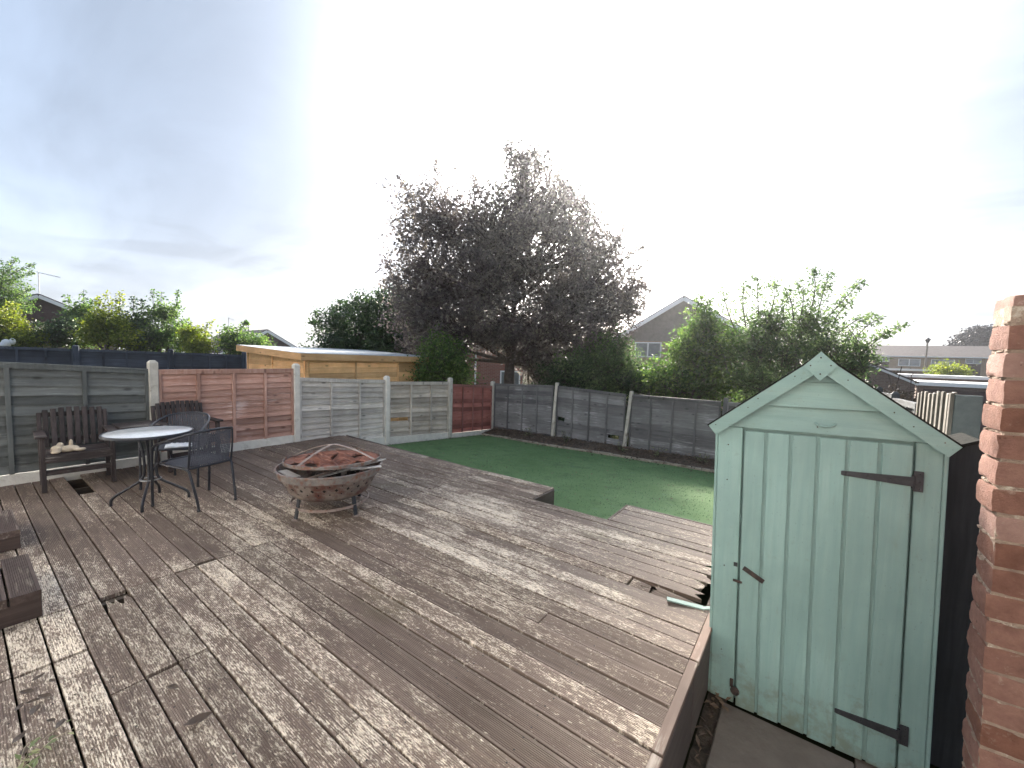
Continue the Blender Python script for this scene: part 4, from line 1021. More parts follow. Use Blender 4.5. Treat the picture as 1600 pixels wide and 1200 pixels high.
# small loose things on the deck
mb = MB(); mb.beam((-.66, 2.705, .012), (-.45, 2.775, -.004), .042, .010, b=.002); mb.beam((-.452, 2.773, -.004), (-.395, 2.80, .006), .03, .010, b=.002)
tag(mb.build('broken_stick', M_stick, loc=(-.55, 2.74, 0)), 'broken mint painted strip of wood lying in the rotten gap beside the shed', 'stick')
lv = [(310, 1128, .10), (270, 1075, .055), (60, 1060, .05), (42, 1083, .06), (70, 1090, .06), (55, 1111, .06), (30, 1107, .045), (80, 1127, .035), (95, 1132, .05), (30, 1155, .055), (52, 1097, .045), (82, 1065, .04), (38, 1176, .045), (290, 1050, .03)]
LEAFLAB = ['curled brown leaf lying alone on the grooved planks at the bottom left', 'small dry leaf just above the lone curled leaf', 'topmost dark leaf of the scatter at the left edge', 'dry leaf at the left of the scatter, above the weed sprig', 'long thin dry leaf in the middle of the leaf scatter', 'dark leaf folded upright in the leaf scatter', 'leaf nearest the left frame edge in the scatter', 'tiny leaf right of the leaf scatter', 'leaf lying beside the tiny one right of the scatter', 'lowest left leaf next to the weed sprig', 'small leaf between the two rows of the scatter', 'uppermost right leaf of the scatter', 'leaf touching the weed sprig leaves', 'small pale leaf left of the board joint']
for i, (px, py, sz) in enumerate(lv):
    r = FWD + RGT * ((px - 800) / 639) + DWN * ((py - 600) / 639); p = EYE + r * (-1.562 / r.z); mb = MB(); mb.tone = []
    d = Vector((rnd(-1, 1), rnd(-1, 1), 0)).normalized(); w = Vector((-d.y, d.x, 0)); n6 = 5; cr = rnd(.1, .3)
    for q in range(n6 + 1):
        t = q / n6; hw = sz * .26 * math.sin(math.pi * min(1, t * .95 + .03)) ; zc = .002 + sz * cr * (t - .5) ** 2 * 2
        for s_ in (-1, 0, 1): mb.v.append(p + d * sz * (t - .5) + w * hw * s_ + Vector((0, 0, zc + (abs(s_) * hw * .5))))
    for q in range(n6):
        for s_ in range(2): a = q * 3 + s_; mb.f.append((a, a + 1, a + 4, a + 3)); mb.tone.append(rnd(0, .5))
    o = mb.build('fallen_leaf', M_dryleaf, loc=p, fix=False)
    tag(o, LEAFLAB[i], 'leaf', 'dry leaves on the deck')
sp = thing('weed', 'thin pale weed sprig at the lower left corner of the deck', 'weed', (-2.26, .09, 0))
mb = MB(); mb.tone = []; st = MB()
for i in range(5):
    a = rad(rnd(20, 160)); L = rnd(.08, .2); e = Vector((math.cos(a) * L, math.sin(a) * L * .9, rnd(.02, .08)))
    st.tube([(rnd(-.02, .02), rnd(-.02, .02), -.01), e * .6 + Vector((0, 0, .02)), e], .0012, 4)
    for q in range(4): leaf_quad(mb, e * rnd(.2, 1), rnd(.03, .055), (rnd(-.5, .5), rnd(-.5, .5), 1), width=.35)
M_weed = m_leaf('weed_leaf', (.12, .16, .06), (.18, .21, .10), (.28, .28, .16), 5, .25)
mb.build('leaves', M_weed, sp, fix=False); st.build('stem', m_plain('dry_stem', (.35, .30, .2), (.42, .36, .25), 10, .8, bump=0), sp)

M_bweed = m_leaf('border_weed', (.07, .10, .045), (.11, .14, .06), (.18, .18, .09), 5, .3)
for i, (x, y, lab) in enumerate(((-4.55, 8.5, 'scruffy weed at the foot of the back fence beside the left broken slat'), (-3.15, 8.45, 'leafy weed at the foot of the second pale fence post'), (-1.55, 8.5, 'low weed in the flower bed close to the shed wall'), (-5.6, 8.45, 'small weed in the bed near the red corner panel'), (-2.4, 8.48, 'sprawling weed midway along the right part of the flower bed'))):
    z = lawn_z(x, 8.2) + .08; wd = thing('weed', lab, 'weed', (x, y, z)); mb = MB(); mb.tone = []; st = MB()
    for q in range(9):
        a = rnd(0, 6.28); L = rnd(.10, .28); e = Vector((math.cos(a) * L * .7, math.sin(a) * L * .5, rnd(.05, .26))); st.tube([(0, 0, -.02), e * .55 + Vector((0, 0, .04)), e], .003, 4)
        for w_ in range(9): leaf_quad(mb, e * rnd(.25, 1.05) + Vector((rnd(-.02, .02), rnd(-.02, .02), 0)), rnd(.03, .06), (rnd(-.6, .6), rnd(-.6, .6), 1), width=.5)
    mb.build('leaves', M_bweed, wd, fix=False); st.build('stem', M_bark, wd)

# ------------------------------------------------------------------ timber cabin next door
cbn = thing('timber_cabin', 'new orange pine garden cabin with a low sloping roof beyond the left fence', 'cabin', (-9.0, 4.62, -.6))
CL, CD = 3.5, 3.0                                   # along y, along -x
def croof(x, y): return 2.03 + (-x) * .046 - y * .008
core = MB(); core.add([(-.03, .03, 0), (-CD, .03, 0), (-CD, CL, 0), (-.03, CL, 0), (-.03, .03, croof(0, 0) - .03), (-CD, .03, croof(-CD, 0) - .03), (-CD, CL, croof(-CD, CL) - .03), (-.03, CL, croof(0, CL) - .03)],
        [(3, 2, 1, 0), (4, 5, 6, 7), (0, 1, 5, 4), (1, 2, 6, 5), (2, 3, 7, 6), (3, 0, 4, 7)]); core.build('wall', M_cabin, cbn)
nb = 16
for i in range(nb):
    z = .02 + i * .125
    if z + .12 < 2.0:
        for (ya, yb_) in ((.10, 1.22), (1.26, 2.50), (2.54, CL - .04)):
            mb = MB(); mb.cbox((-.030 + .004 * (i % 2), ya, z), (-.008, yb_, min(z + .119, croof(0, yb_) - .02)), .006); mb.build('board', M_cabin, cbn)
        for (xa, xb) in ((-CD + .05, -1.60), (-1.56, -.10)):
            mb = MB(); mb.cbox((xa, .006, z), (xb, .028, min(z + .119, croof(xb, 0) - .02)), .006); mb.build('board', M_cabinx, cbn)
for y in (.03, 1.225, 2.505, CL - .035):
    mb = MB(); mb.box((-.012, y, 0), (.012, y + .032, croof(0, y) - .02)); mb.build('trim', M_cabin, cbn)
for x in (-.06, -1.595, -CD):
    mb = MB(); mb.box((x, -.012, 0), (x + .034, .0055, croof(x, 0) - .02)); mb.build('trim', M_cabinx, cbn)
o_ = .17
def rp(x, y, dz): return (x, y, croof(x, y) + dz)
mb = MB(); c4 = [(.13, -.16), (-CD - .2, -.16), (-CD - .2, CL + .2), (.13, CL + .2)]
mb.add([rp(x, y, .0) for x, y in c4] + [rp(x, y, .075) for x, y in c4], [(3, 2, 1, 0), (4, 5, 6, 7), (0, 1, 5, 4), (1, 2, 6, 5), (2, 3, 7, 6), (3, 0, 4, 7)]); mb.build('roof', M_cabinroof, cbn)
for (xa, ya), (xb, yb_), m in (((.142, -.17), (.142, CL + .21), M_cabin), ((.15, -.172), (-CD - .2, -.172), M_cabinx)):
    mb = MB(); mb.beam(rp(xa, ya, -.01), rp(xb, yb_, -.01), .02, .15, b=.004); mb.build('fascia', m, cbn)

# ------------------------------------------------------------------ houses
def window(parent, face, u0, u1, z0, z1, n=2, frame=M_white, off=.02):
    """face(u, d, z) -> world-local point; one frame mesh, panes as sub-parts"""
    mb = MB()
    def bx(a, b, c, d, o0, o1):
        vs = [face(a, o0, c), face(b, o0, c), face(b, o0, d), face(a, o0, d), face(a, o1, c), face(b, o1, c), face(b, o1, d), face(a, o1, d)]
        return vs, [(3, 2, 1, 0), (4, 5, 6, 7), (0, 1, 5, 4), (1, 2, 6, 5), (2, 3, 7, 6), (3, 0, 4, 7)]
    t = .07
    for a, b, c, d in ((u0, u1, z0, z0 + t), (u0, u1, z1 - t, z1), (u0, u0 + t, z0 + t, z1 - t), (u1 - t, u1, z0 + t, z1 - t)): mb.add(*bx(a, b, c, d, .002, .06))
    for i in range(1, n):
        u = u0 + (u1 - u0) * i / n; mb.add(*bx(u - t / 2, u + t / 2, z0 + t, z1 - t, .002, .055))
    fr = mb.build('window', frame, parent)
    for i in range(n):
        a = u0 + (u1 - u0) * i / n + (t if i == 0 else t / 2); b = u0 + (u1 - u0) * (i + 1) / n - (t if i == n - 1 else t / 2)
        mb = MB(); mb.add(*bx(a, b, z0 + t, z1 - t, .006, .018)); mb.build('pane', M_glass, fr)
    return fr
def gable_house(name, label, base, rz, w, d, eave, ridge, wall, gable, over=.35, windows=(), group=None, barge=M_white, barge_w=.22):
    """gable end faces local -y; ridge runs along y"""
    t = thing(name, label, 'house', base, rz, group); h = w / 2
    mb = MB(); mb.box((-h, 0, 0), (h, d, eave)); mb.build('wall', wall, t)
    mb = MB(); mb.prism([(-h, eave), (h, eave), (0, ridge - .08)], .002, d - .002); mb.build('gable_wall', gable, t)
    sl = (ridge - eave) / h
    for sx in (-1, 1):
        mb = MB(); ex = h + over; mb.beam((0, d / 2, ridge + .03), (sx * ex, d / 2, ridge - sl * ex + .03), d + 2 * over, .12); mb.build('roof', M_tile, t)
        mb = MB(); mb.beam((sx * .0, -over - .02, ridge - .10), (sx * ex, -over - .02, ridge - sl * ex - .10), .04, barge_w, up=(0, 0, 1)); mb.build('bargeboard', barge, t)
        mb = MB(); mb.box((sx * (ex - .06), -over, ridge - sl * ex - .12), (sx * (ex + .06), d + over, ridge - sl * ex - .02)); mb.build('gutter', barge, t)
    for (u0, u1, z0, z1, n) in windows: window(t, lambda u, o, z: Vector((u, -o, z)), u0, u1, z0, z1, n)
    return t
def aerial(parent, x, y, z, h, L, ang):
    mb = MB(); mb.tube([(x, y, z), (x, y, z + h)], .025, 6); c, s_ = math.cos(ang), math.sin(ang)
    mb.tube([(x, y, z + h - .1), (x + c * L, y + s_ * L, z + h - .25)], .018, 5)
    for i in range(6):
        q = .2 + .8 * i / 5; p = Vector((x + c * L * q, y + s_ * L * q, z + h - .1 - .15 * q)); e = Vector((-s_, c, 0)) * .25; mb.tube([p - e, p + e], .01, 4)
    mb.build('aerial', M_alu, parent)
def faceto(p): return math.atan2(-(EYE.x - p.x), (EYE.y - p.y)) + math.pi    # local -y turned to the camera
# right chalet house
p = at(1070, 465, 24); rz = faceto(p)
zr = p.z - (-1.2); h1 = gable_house('gabled_house', 'tan brick house with a white edged gable behind the garden trees on the right', (p.x, p.y, -1.2), rz - rad(8), 8.4, 9, zr - 2.55, zr, M_bwtan, m_plain('grey_brown_hanging_tile', (.15, .125, .11), (.21, .18, .165), 5, .9, bump=.3),
    windows=((-2.75, -1.15, zr - 3.55, zr - 2.62, 2), (-2.7, -1.4, zr - 5.2, zr - 4.2, 2), (1.2, 2.6, zr - 3.55, zr - 2.62, 2)))
# left far gable with aerial
p = at(59, 461, 27); zr = p.z + .9
h2 = gable_house('gabled_house', 'dark gabled house with a white verge and tall aerial at the far left', (p.x, p.y, -.9), faceto(p) + rad(4), 7.2, 9, zr - 1.75, zr, M_bwbrown, M_clad)
aerial(h2, .05, -.3, zr, 1.55, .95, rad(5))
# middle left house: hipped part and gable
p = at(416, 516, 38); zr = p.z + 1.0
h3 = gable_house('gabled_house', 'dark roofed house with a white gable verge above the orange cabin roof', (p.x, p.y, -1.0), faceto(p) + rad(16), 6.6, 9, zr - 2.0, zr, M_bwred, M_clad)
p = at(372, 519, 40); zr = p.z + 1.0
h4 = thing('hipped_house', 'low brick house with a dark hipped roof left of the orange cabin', 'house', (p.x, p.y, -1.0), faceto(p))
mb = MB(); mb.box((-4, 0, 0), (2.6, 7, zr - 2.0)); mb.build('wall', M_bwred, h4)
mb = MB(); mb.add([(-4.4, -.4, zr - 2), (3, -.4, zr - 2), (3, 7.4, zr - 2), (-4.4, 7.4, zr - 2), (-1.2, 3.5, zr), (1.6, 3.5, zr)], [(0, 1, 5, 4), (1, 2, 5), (2, 3, 4, 5), (3, 0, 4), (3, 2, 1, 0)]); mb.build('roof', M_tile, h4)
mb = MB(); mb.box((-4.45, -.45, zr - 2.18), (3.05, -.40, zr - 2.0)); mb.build('gutter', M_white, h4)
aerial(h4, -.8, 3.5, zr - .1, 1.7, .5, rad(0))
mb = MB(); mb.tube([(.9, 3.4, zr - .1), (.9, 3.4, zr + .75)], .06, 8); mb.build('flue', M_iron, h4)
# red brick house behind the big tree
p = at(772, 560, 22); zr = 4.2
h5 = gable_house('brick_house', 'red brick house with a white downpipe seen under the big purple tree', (p.x, p.y, -1.1), faceto(p) + rad(6), 3.2, 8, 2.9, 3.5, M_bwred, M_bwred, windows=((.35, 1.45, 1.05, 1.85, 2),), barge=M_tile)
mb = MB(); mb.tube([(-.99, -.06, 0), (-.99, -.06, 2.85)], .045, 8); mb.build('downpipe', M_white, h5)
# terrace of four houses
tp = at(1365, 545, 58); tq = at(1600, 552, 50); tdir = Vector((tq.x - tp.x, tq.y - tp.y, 0)).normalized(); tr = math.atan2(tdir.y, tdir.x)
labs = ['leftmost tan brick terrace house behind the shrub tips', 'terrace house with a brown panel left of the lamp post', 'tan terrace house with two white windows right of the lamp post', 'rightmost terrace house with a brown panel next to the brick wall']
TZ = -1.9; TW = 5.4
for i in range(4):
    b = tp + tdir * TW * i; t = thing('terrace_house', labs[i], 'house', (b.x, b.y, TZ), tr, 'row of terraced houses far right')
    mb = MB(); mb.box((.01, 0, 0), (TW - .01, 8, 4.95)); mb.build('wall', M_bwtan, t)
    mb = MB(); mb.add([(0, -.4, 4.95), (TW, -.4, 4.95), (TW, 8.4, 4.95), (0, 8.4, 4.95), (0, 4, 6.55), (TW, 4, 6.55)], [(0, 1, 5, 4), (1, 2, 5), (2, 3, 4, 5), (3, 0, 4), (3, 2, 1, 0)]); mb.build('roof', M_tile, t)
    mb = MB(); mb.box((0, -.45, 4.83), (TW, -.38, 4.97)); mb.build('gutter', M_white, t)
    fc = lambda u, o, z: Vector((u, -o, z))
    mir = i % 2
    a, b2 = (.35, 1.75) if not mir else (TW - 1.75, TW - .35)
    mb = MB(); mb.box((a, -.05, 2.6), (b2, -.002, 4.1)); mb.build('brown_panel', M_clad, t); window(t, fc, a, b2, 4.12, 4.72, 2); window(t, fc, a, b2, 1.6, 2.5, 2)
    a, b2 = (2.7, 4.9) if not mir else (.5, 2.7)
    window(t, fc, a, b2, 3.6, 4.6, 2); window(t, fc, a, b2, 1.0, 2.2, 2)
# garages with white edged flat roofs
def garage(px, py, d, w, dep, label, ang=0, h=2.3, pitch=0):
    p = at(px, py, d); t = thing('garage', label, 'garage', (p.x, p.y, p.z - h), tr + ang, 'flat roofed garages beyond the right boundary')
    mb = MB(); mb.box((0, 0, 0), (w, dep, h - .16)); mb.build('wall', M_bwbrown, t)
    mb = MB(); mb.box((-.12, -.12, h - .155), (w + .12, dep + .12, h - .02)); mb.build('roof', m_plain('garage_roof', (.42, .43, .44), (.52, .53, .54), 2, .7, bump=.1), t)
    mb = MB(); mb.box((-.14, -.15, h - .19), (w + .14, -.121, h)); mb.build('fascia', M_white, t)
    mb = MB(); mb.box((-.15, -.119, h - .19), (-.121, dep + .1, h)); mb.build('fascia', M_white, t)
    for i in range(2):
        mb = MB(); mb.box((.25 + i * w / 2, -.03, .02), (w / 2 - .2 + i * w / 2, -.002, h - .35)); mb.build('garage_door', M_white if i else M_clad, t)
    return t
garage(1433, 596, 21, 6.0, 5, 'nearest garage with a long white roof edge left of the brick wall')
garage(1396, 584, 29, 5.0, 5, 'garage with a pale flat roof behind the nearest garage')
garage(1384, 575, 38, 4.6, 5, 'farthest garage with a pale flat roof below the terrace windows')
gp = at(1430, 599, 18); gq = at(1366, 571, 18)
g4 = thing('lean_to_building', 'dark brick outbuilding with a white sloping verge behind the shed roof', 'outbuilding', (gp.x, gp.y, -1.1), tr)
dx = (gq - gp).dot(Vector((math.cos(tr), math.sin(tr), 0)))
mb = MB(); mb.prism([(dx * 1.6, 0), (0, 0), (0, gp.z + 1.1 - .05), (dx, gq.z + 1.1 - .05), (dx * 1.6, gq.z + 1.3)], 0, 3.5); mb.build('wall', M_bwbrown, g4)
mb = MB(); mb.beam((.1, -.06, gp.z + 1.06), (dx * 1.6, -.06, gq.z + 1.10 + (gq.z - gp.z) * .6), .05, .12); mb.build('verge', M_white, g4)
mb = MB(); mb.beam((.1, 1.7, gp.z + 1.13), (dx * 1.6, 1.7, gq.z + 1.17 + (gq.z - gp.z) * .6), 3.6, .06); mb.build('roof', M_tile, g4)
# lamp post, parked car
p = at(1450, 528, 43); lp = thing('lamp_post', 'tall grey street lamp rising in front of the terrace', 'lamp post', (p.x, p.y, -1.85))
H = p.z + 1.85; mb = MB(); mb.tube([(0, 0, 0), (0, 0, 1.2), (0, 0, 1.25), (0, 0, H - .5)], [.14, .14, .10, .075], 10); mb.build('column', m_plain('lamp_grey', (.16, .14, .12), (.22, .20, .17), 8, .7, bump=.1), lp)
mb = MB(); mb.lathe([(0, H - .52), (.10, H - .5), (.22, H - .2), (.24, H - .15), (.06, H), (0, H + .05)], 12); mb.build('lantern', M_iron, lp)
p = at(1536, 589, 40); cr_ = thing('parked_car', 'white car parked below the terrace beside the brick wall', 'car', (p.x, p.y, -1.85), tr)
mb = MB(); mb.prism([(-2, .25), (2, .25), (2.05, .55), (1.9, .85), (1.1, .95), (.55, 1.42), (-.9, 1.45), (-1.6, .98), (-2.05, .9), (-2.1, .5)], -.85, .85); mb.build('body', M_white, cr_)
mb = MB(); mb.prism([(.98, .97), (.50, 1.36), (-.85, 1.38), (-1.4, .99)], -.862, .862); mb.build('side_window', M_glass, cr_)
for x in (-1.3, 1.3):
    for y in (-.8, .8):
        mb = MB(); mb.tube([(x, y - .1, .31), (x, y + .1, .31)], .31, 16); mb.build('wheel', M_iron, cr_)
# rendered block wall and a white ornament over the navy fence
p = at(48, 529, 18.0); q = at(76, 529, 18.0); q0 = at(-120, 527, 18)
wl_ = thing('block_wall', 'pale rendered block wall end above the navy fence at the far left', 'wall', (q.x, q.y, -.5))
d = Vector((q0.x - q.x, q0.y - q.y, 0)); mb = MB(); mb.beam((0, 0, (p.z + .5) / 2), (d.x, d.y, (p.z + .5) / 2), .22, p.z + .5); mb.build('wall', m_plain('render', (.34, .31, .24), (.44, .40, .32), 4, .9, bump=.3), wl_)
mb = MB(); mb.beam((d.x * -.004, d.y * -.004, p.z + .5 + .021), (d.x, d.y, p.z + .5 + .021), .30, .04); mb.build('coping', M_gate, wl_)
p = at(10, 541, 16.7)
mb = MB(); mb.ball(p + Vector((0, 0, .12)), (.14, .14, .17), 12, 10, .04); mb.ball(p + Vector((.05, .16, .20)), (.10, .10, .13), 12, 10, .04); mb.ball(p + Vector((0, -.1, .04)), (.14, .14, .12), 12, 10, .04); mb.tube([p + Vector((0, 0, -1.9)), p], .05, 6)
tag(mb.build('ornament', M_white, loc=p, smooth=True), 'small white rounded ornament showing above the navy fence at far left', 'ornament')

# ------------------------------------------------------------------ trees and shrubs
def tree(name, label, cat, base, lobes, mats, nleaf, lsize, trunks=1, trunk_r=.12, twig=.55, shoots=(), group=None, width=.55, grow=1.0, droop=0, per=26, spread=.16, shell=.55):
    """trunk and limbs grow into each lobe, twigs reach through its volume and carry the leaves"""
    base = Vector(base); t = thing(name, label, cat, base, group=group)
    wood = MB(); lf_ = MB(); lf_.tone = []
    nleaf = int(nleaf * 1.6); tot = sum((l[1].x * l[1].y * l[1].z) ** (2 / 3) for l in lobes)
    for ti in range(trunks):
        off = Vector((rnd(-.3, .3), rnd(-.3, .3), 0)) if trunks > 1 else Vector((0, 0, 0))
        top = sum((l[0] for l in lobes), Vector()) / len(lobes) - base
        wood.tube(smooth_path([off, off + Vector((rnd(-.1, .1), rnd(-.1, .1), top.z * .35)), off * .6 + Vector((top.x * .35, top.y * .35, top.z * .7)), Vector((top.x * .8, top.y * .8, top.z * 1.0))], 4), [trunk_r * (1.15 - .9 * i / 12) for i in range(13)], 8)
    for c, r in lobes:
        r = r * grow
        c = c - base; share = (r.x * r.y * r.z) ** (2 / 3) / tot; nl = int(nleaf * share); ntw = max(4, nl // per)
        z0 = max(.46 * top.z, min(.95 * top.z, c.z - .8 * Vector((c.x, c.y)).length - .2)); s0 = Vector((top.x * z0 / top.z * .5, top.y * z0 / top.z * .5, z0)) if trunks == 1 else Vector((c.x * .5, c.y * .5, max(.05, c.z - r.z * 1.2)))
        wood.tube(smooth_path([s0, s0.lerp(c, .5) + Vector((rnd(-.1, .1), rnd(-.1, .1), 0)), c], 3), [trunk_r * .4 * (1 - .11 * i) for i in range(7)], 5)
        for k in range(ntw):
            d = Vector((random.gauss(0, 1), random.gauss(0, 1), random.gauss(0, 1)))
            if d.length < .1: continue
            d.normalize(); rr = rnd(0, 1) ** (.33 - .13 * shell) + random.gauss(0, .05)
            wob = 1 + .32 * noise.noise((c + d * 1.7) * 1.1 + base)
            e = c + Vector((d.x * r.x, d.y * r.y, d.z * r.z)) * rr * wob
            if e.z < .05: continue
            dr = (d * .8 + Vector((random.gauss(0, .5), random.gauss(0, .5), .35 + random.gauss(0, .4)))).normalized(); tl = twig * rnd(.5, 1.3)
            st = e - dr * tl; md = st.lerp(e, .5) + Vector((rnd(-.1, .1), rnd(-.1, .1), rnd(-.05, .1))) * tl * .5
            if k % 5 == 0:
                hub = c * .6 + s0 * .4; wood.tube([hub, hub.lerp(st, .5) + Vector((0, 0, -.05)), st], [trunk_r * .13 + .004, trunk_r * .09 + .003, .006], 4, False)
            if k % 2 == 0: wood.tube([st, md, e], [.009, .006, .003], 3, False)
            tone0 = rnd(0, .6)
            for q in range(per):
                f = rnd(.05, 1.08); pos = st.lerp(md, f / .55) if f < .55 else md.lerp(e, (f - .55) / .45)
                pos = pos + Vector((random.gauss(0, spread), random.gauss(0, spread), random.gauss(0, spread) - droop * rnd(0, .3)))
                nr = Vector((random.gauss(0, .7), random.gauss(0, .7), random.gauss(.5, .7)))
                leaf_quad(lf_, pos, lsize * rnd(.65, 1.25), nr, tone0 + rnd(0, .4), width)
    for a, b, nlv in shoots:
        a, b = Vector(a) - base, Vector(b) - base; m1 = a.lerp(b, .5) + Vector((rnd(-.1, .1), rnd(-.1, .1), .08))
        P = smooth_path([a, m1, b], 5); wood.tube(P, [.022 - .0018 * i for i in range(len(P))], 4)
        for q in range(int(nlv * 3.8)):
            f = rnd(.15, 1.0) * (len(P) - 1); i = min(int(f), len(P) - 2); pos = P[i].lerp(P[i + 1], f - i)
            sp_ = .05 + .10 * (1 - f / (len(P) - 1)); pos = pos + Vector((random.gauss(0, sp_), random.gauss(0, sp_), random.gauss(0, .04)))
            leaf_quad(lf_, pos, lsize * rnd(.7, 1.2), (random.gauss(0, .6), random.gauss(0, .6), random.gauss(.5, .5)), rnd(.1, .9), width)
    wood.build('trunk', M_bark, t, smooth=True, fix=False); lf_.build('crown', mats, t, fix=False)
    return t
def lobe(px, py, d, rx, ry, rd=None):
    """a clump of crown centred at picture point, radii in picture pixels turned into metres at that depth"""
    k = d / 639; c = at(px, py, d); rd = rx if rd is None else rd
    # radii along world axes: treat as round in plan
    return (c, Vector(((rx * k + rd * k) / 2, (rx * k + rd * k) / 2, ry * k)))
L_purple = m_leaf('purple_leaf', (.100, .084, .088), (.152, .138, .130), (.20, .19, .145), 1.0, .42)  # leaf tone lightened to carry the glare in front of the tree
L_laurel = m_leaf('laurel_leaf', (.030, .058, .026), (.055, .092, .040), (.12, .17, .075), 1.3, .22, .4)
L_mid = m_leaf('mid_green_leaf', (.045, .088, .027), (.085, .138, .042), (.19, .25, .075), 1.2, .42)
L_yellow = m_leaf('yellow_green_leaf', (.095, .135, .022), (.16, .19, .034), (.26, .27, .07), 1.2, .42)
L_dark = m_leaf('dark_green_leaf', (.020, .040, .018), (.036, .062, .026), (.07, .10, .045), 1.2, .25)
L_willow = m_leaf('grey_green_leaf', (.052, .090, .038), (.095, .140, .06), (.18, .23, .10), 1.4, .42)
L_cedar = m_leaf('cedar_leaf', (.024, .024, .030), (.038, .036, .044), (.06, .055, .06), 1.0, .1)
D = 13.2
b = at(795, 640, D)
tree('purple_tree', 'large dark purple leaved tree standing behind the back fence', 'tree', (b.x, b.y, -.75),
     [lobe(840, 300, D, 70, 55), lobe(820, 245, D, 34, 36), lobe(880, 330, D, 50, 50), lobe(900, 440, D, 55, 55),  lobe(762, 345, D, 85, 55), lobe(668, 330, D, 55, 45), lobe(655, 420, D, 60, 65), lobe(735, 430, D, 85, 75, 90), lobe(845, 400, D, 90, 75, 95),
      lobe(925, 370, D, 45, 50), lobe(945, 440, D, 60, 65), lobe(690, 500, D, 70, 45), lobe(800, 495, D, 90, 55), lobe(900, 500, D, 75, 50), lobe(978, 470, D, 32, 45), lobe(860, 560, D + .8, 40, 48), lobe(690, 535, D, 46, 34), lobe(835, 545, D + .5, 55, 36), lobe(930, 540, D, 50, 40), lobe(655, 480, D, 50, 45), lobe(770, 400, D, 70, 70), lobe(660, 555, D + 1.0, 45, 34), lobe(770, 520, D, 60, 26), lobe(842, 575, D + 1.2, 30, 36)],
     L_purple, 62000, .112, trunk_r=.20, per=16, spread=.075, shell=.6, grow=1.08, twig=.6,
     shoots=[(at(840, 280, D), at(862, 212, D), 40), (at(850, 240, D), at(888, 222, D), 26), (at(800, 260, D), at(790, 228, D), 24), (at(670, 320, D), at(682, 250, D), 46), (at(650, 320, D), at(622, 275, D), 40), (at(690, 320, D), at(712, 262, D), 36),
             (at(640, 380, D), at(608, 350, D), 30), (at(920, 340, D), at(942, 290, D), 40), (at(930, 350, D), at(912, 290, D), 30), (at(950, 410, D), at(975, 350, D), 44), (at(960, 420, D), at(1008, 385, D), 40), (at(980, 450, D), at(1018, 455, D), 36), (at(640, 440, D), at(598, 440, D), 30), (at(740, 320, D), at(738, 275, D), 30)])
D = 15.5; b = at(570, 600, D)
tree('laurel_hedge', 'tall glossy laurel hedge behind the orange cabin', 'hedge', (b.x, b.y, -.8),
     [lobe(520, 540, D, 36, 55), lobe(560, 515, D, 42, 55), lobe(605, 512, D, 44, 60), lobe(640, 530, D, 40, 60), lobe(540, 575, D, 50, 40), lobe(600, 580, D, 60, 50)], L_laurel, 24000, .12, trunks=3, per=24, spread=.09, shell=.9, grow=1.06, twig=.35,
     shoots=[(at(520, 510, D), at(530, 470, D), 40), (at(545, 500, D), at(540, 476, D), 30), (at(575, 490, D), at(585, 470, D), 30), (at(500, 520, D), at(492, 500, D), 20)])
D = 11.6; b = at(700, 640, D)
tree('garden_shrub', 'dark rounded shrub between the cabin and the red fence panel', 'shrub', (b.x, b.y, -.75), [lobe(690, 560, D, 45, 40), lobe(715, 585, D, 28, 30), lobe(668, 590, D, 30, 30)], L_mid, 6500, .085, trunks=2, per=24, spread=.11, shell=.6)
D = 12.5; b = at(940, 640, D)
tree('garden_shrub', 'grey green shrub under the right side of the purple tree', 'shrub', (b.x, b.y, -.75), [lobe(905, 580, D, 40, 42), lobe(950, 560, D, 45, 50), lobe(985, 590, D, 38, 38), lobe(930, 605, D, 50, 26)], L_willow, 9500, .10, trunks=2, per=24, spread=.12, shell=.55)
D = 11.0; b = at(1075, 640, D)
tree('leafy_shrub', 'bright green bushy shrub in front of the gabled house', 'shrub', (b.x, b.y, -.75), [lobe(1098, 506, D, 28, 30), lobe(1082, 548, D, 40, 38), lobe(1110, 545, D, 45, 45), lobe(1050, 590, D, 52, 38), lobe(1105, 600, D, 50, 35)], L_mid, 9500, .105, trunks=3, per=16, spread=.08, shell=.5, twig=.6,
     shoots=[(at(1085, 490, D), at(1095, 462, D), 24), (at(1100, 495, D), at(1112, 470, D), 24)])
D = 10.4; b = at(1230, 640, D)
def sh(x0, y0, x1, y1, n=44): return (at(x0, y0, D), at(x1, y1, D), n)
tree('spreading_shrub', 'tall shrub with long upright leafy shoots behind the shed', 'shrub', (b.x, b.y, -.75), [lobe(1175, 540, D, 45, 50), lobe(1225, 545, D, 50, 50), lobe(1280, 540, D, 48, 45), lobe(1320, 565, D, 40, 35), lobe(1180, 590, D, 60, 30), lobe(1200, 505, D, 40, 30), lobe(1262, 500, D, 34, 26), lobe(1335, 545, D, 30, 18)],
     L_willow, 11000, .115, trunks=4, trunk_r=.06, per=16, spread=.08, shell=.35, width=.36, twig=.7, grow=.92,
     shoots=[sh(1150, 520, 1130, 452), sh(1165, 510, 1163, 440), sh(1185, 500, 1182, 432), sh(1200, 500, 1208, 438), sh(1215, 505, 1230, 470, 30), sh(1250, 500, 1246, 440), sh(1265, 495, 1270, 418, 60), sh(1275, 500, 1298, 426, 60), sh(1285, 505, 1345, 440, 60),
             sh(1300, 510, 1330, 470, 36), sh(1310, 520, 1365, 492, 36), sh(1330, 540, 1378, 495, 30), sh(1335, 550, 1415, 508, 46), sh(1340, 555, 1385, 520, 36), sh(1330, 565, 1372, 560, 30), sh(1240, 500, 1225, 450, 40)])
D = 12.6; b = at(1150, 640, D)
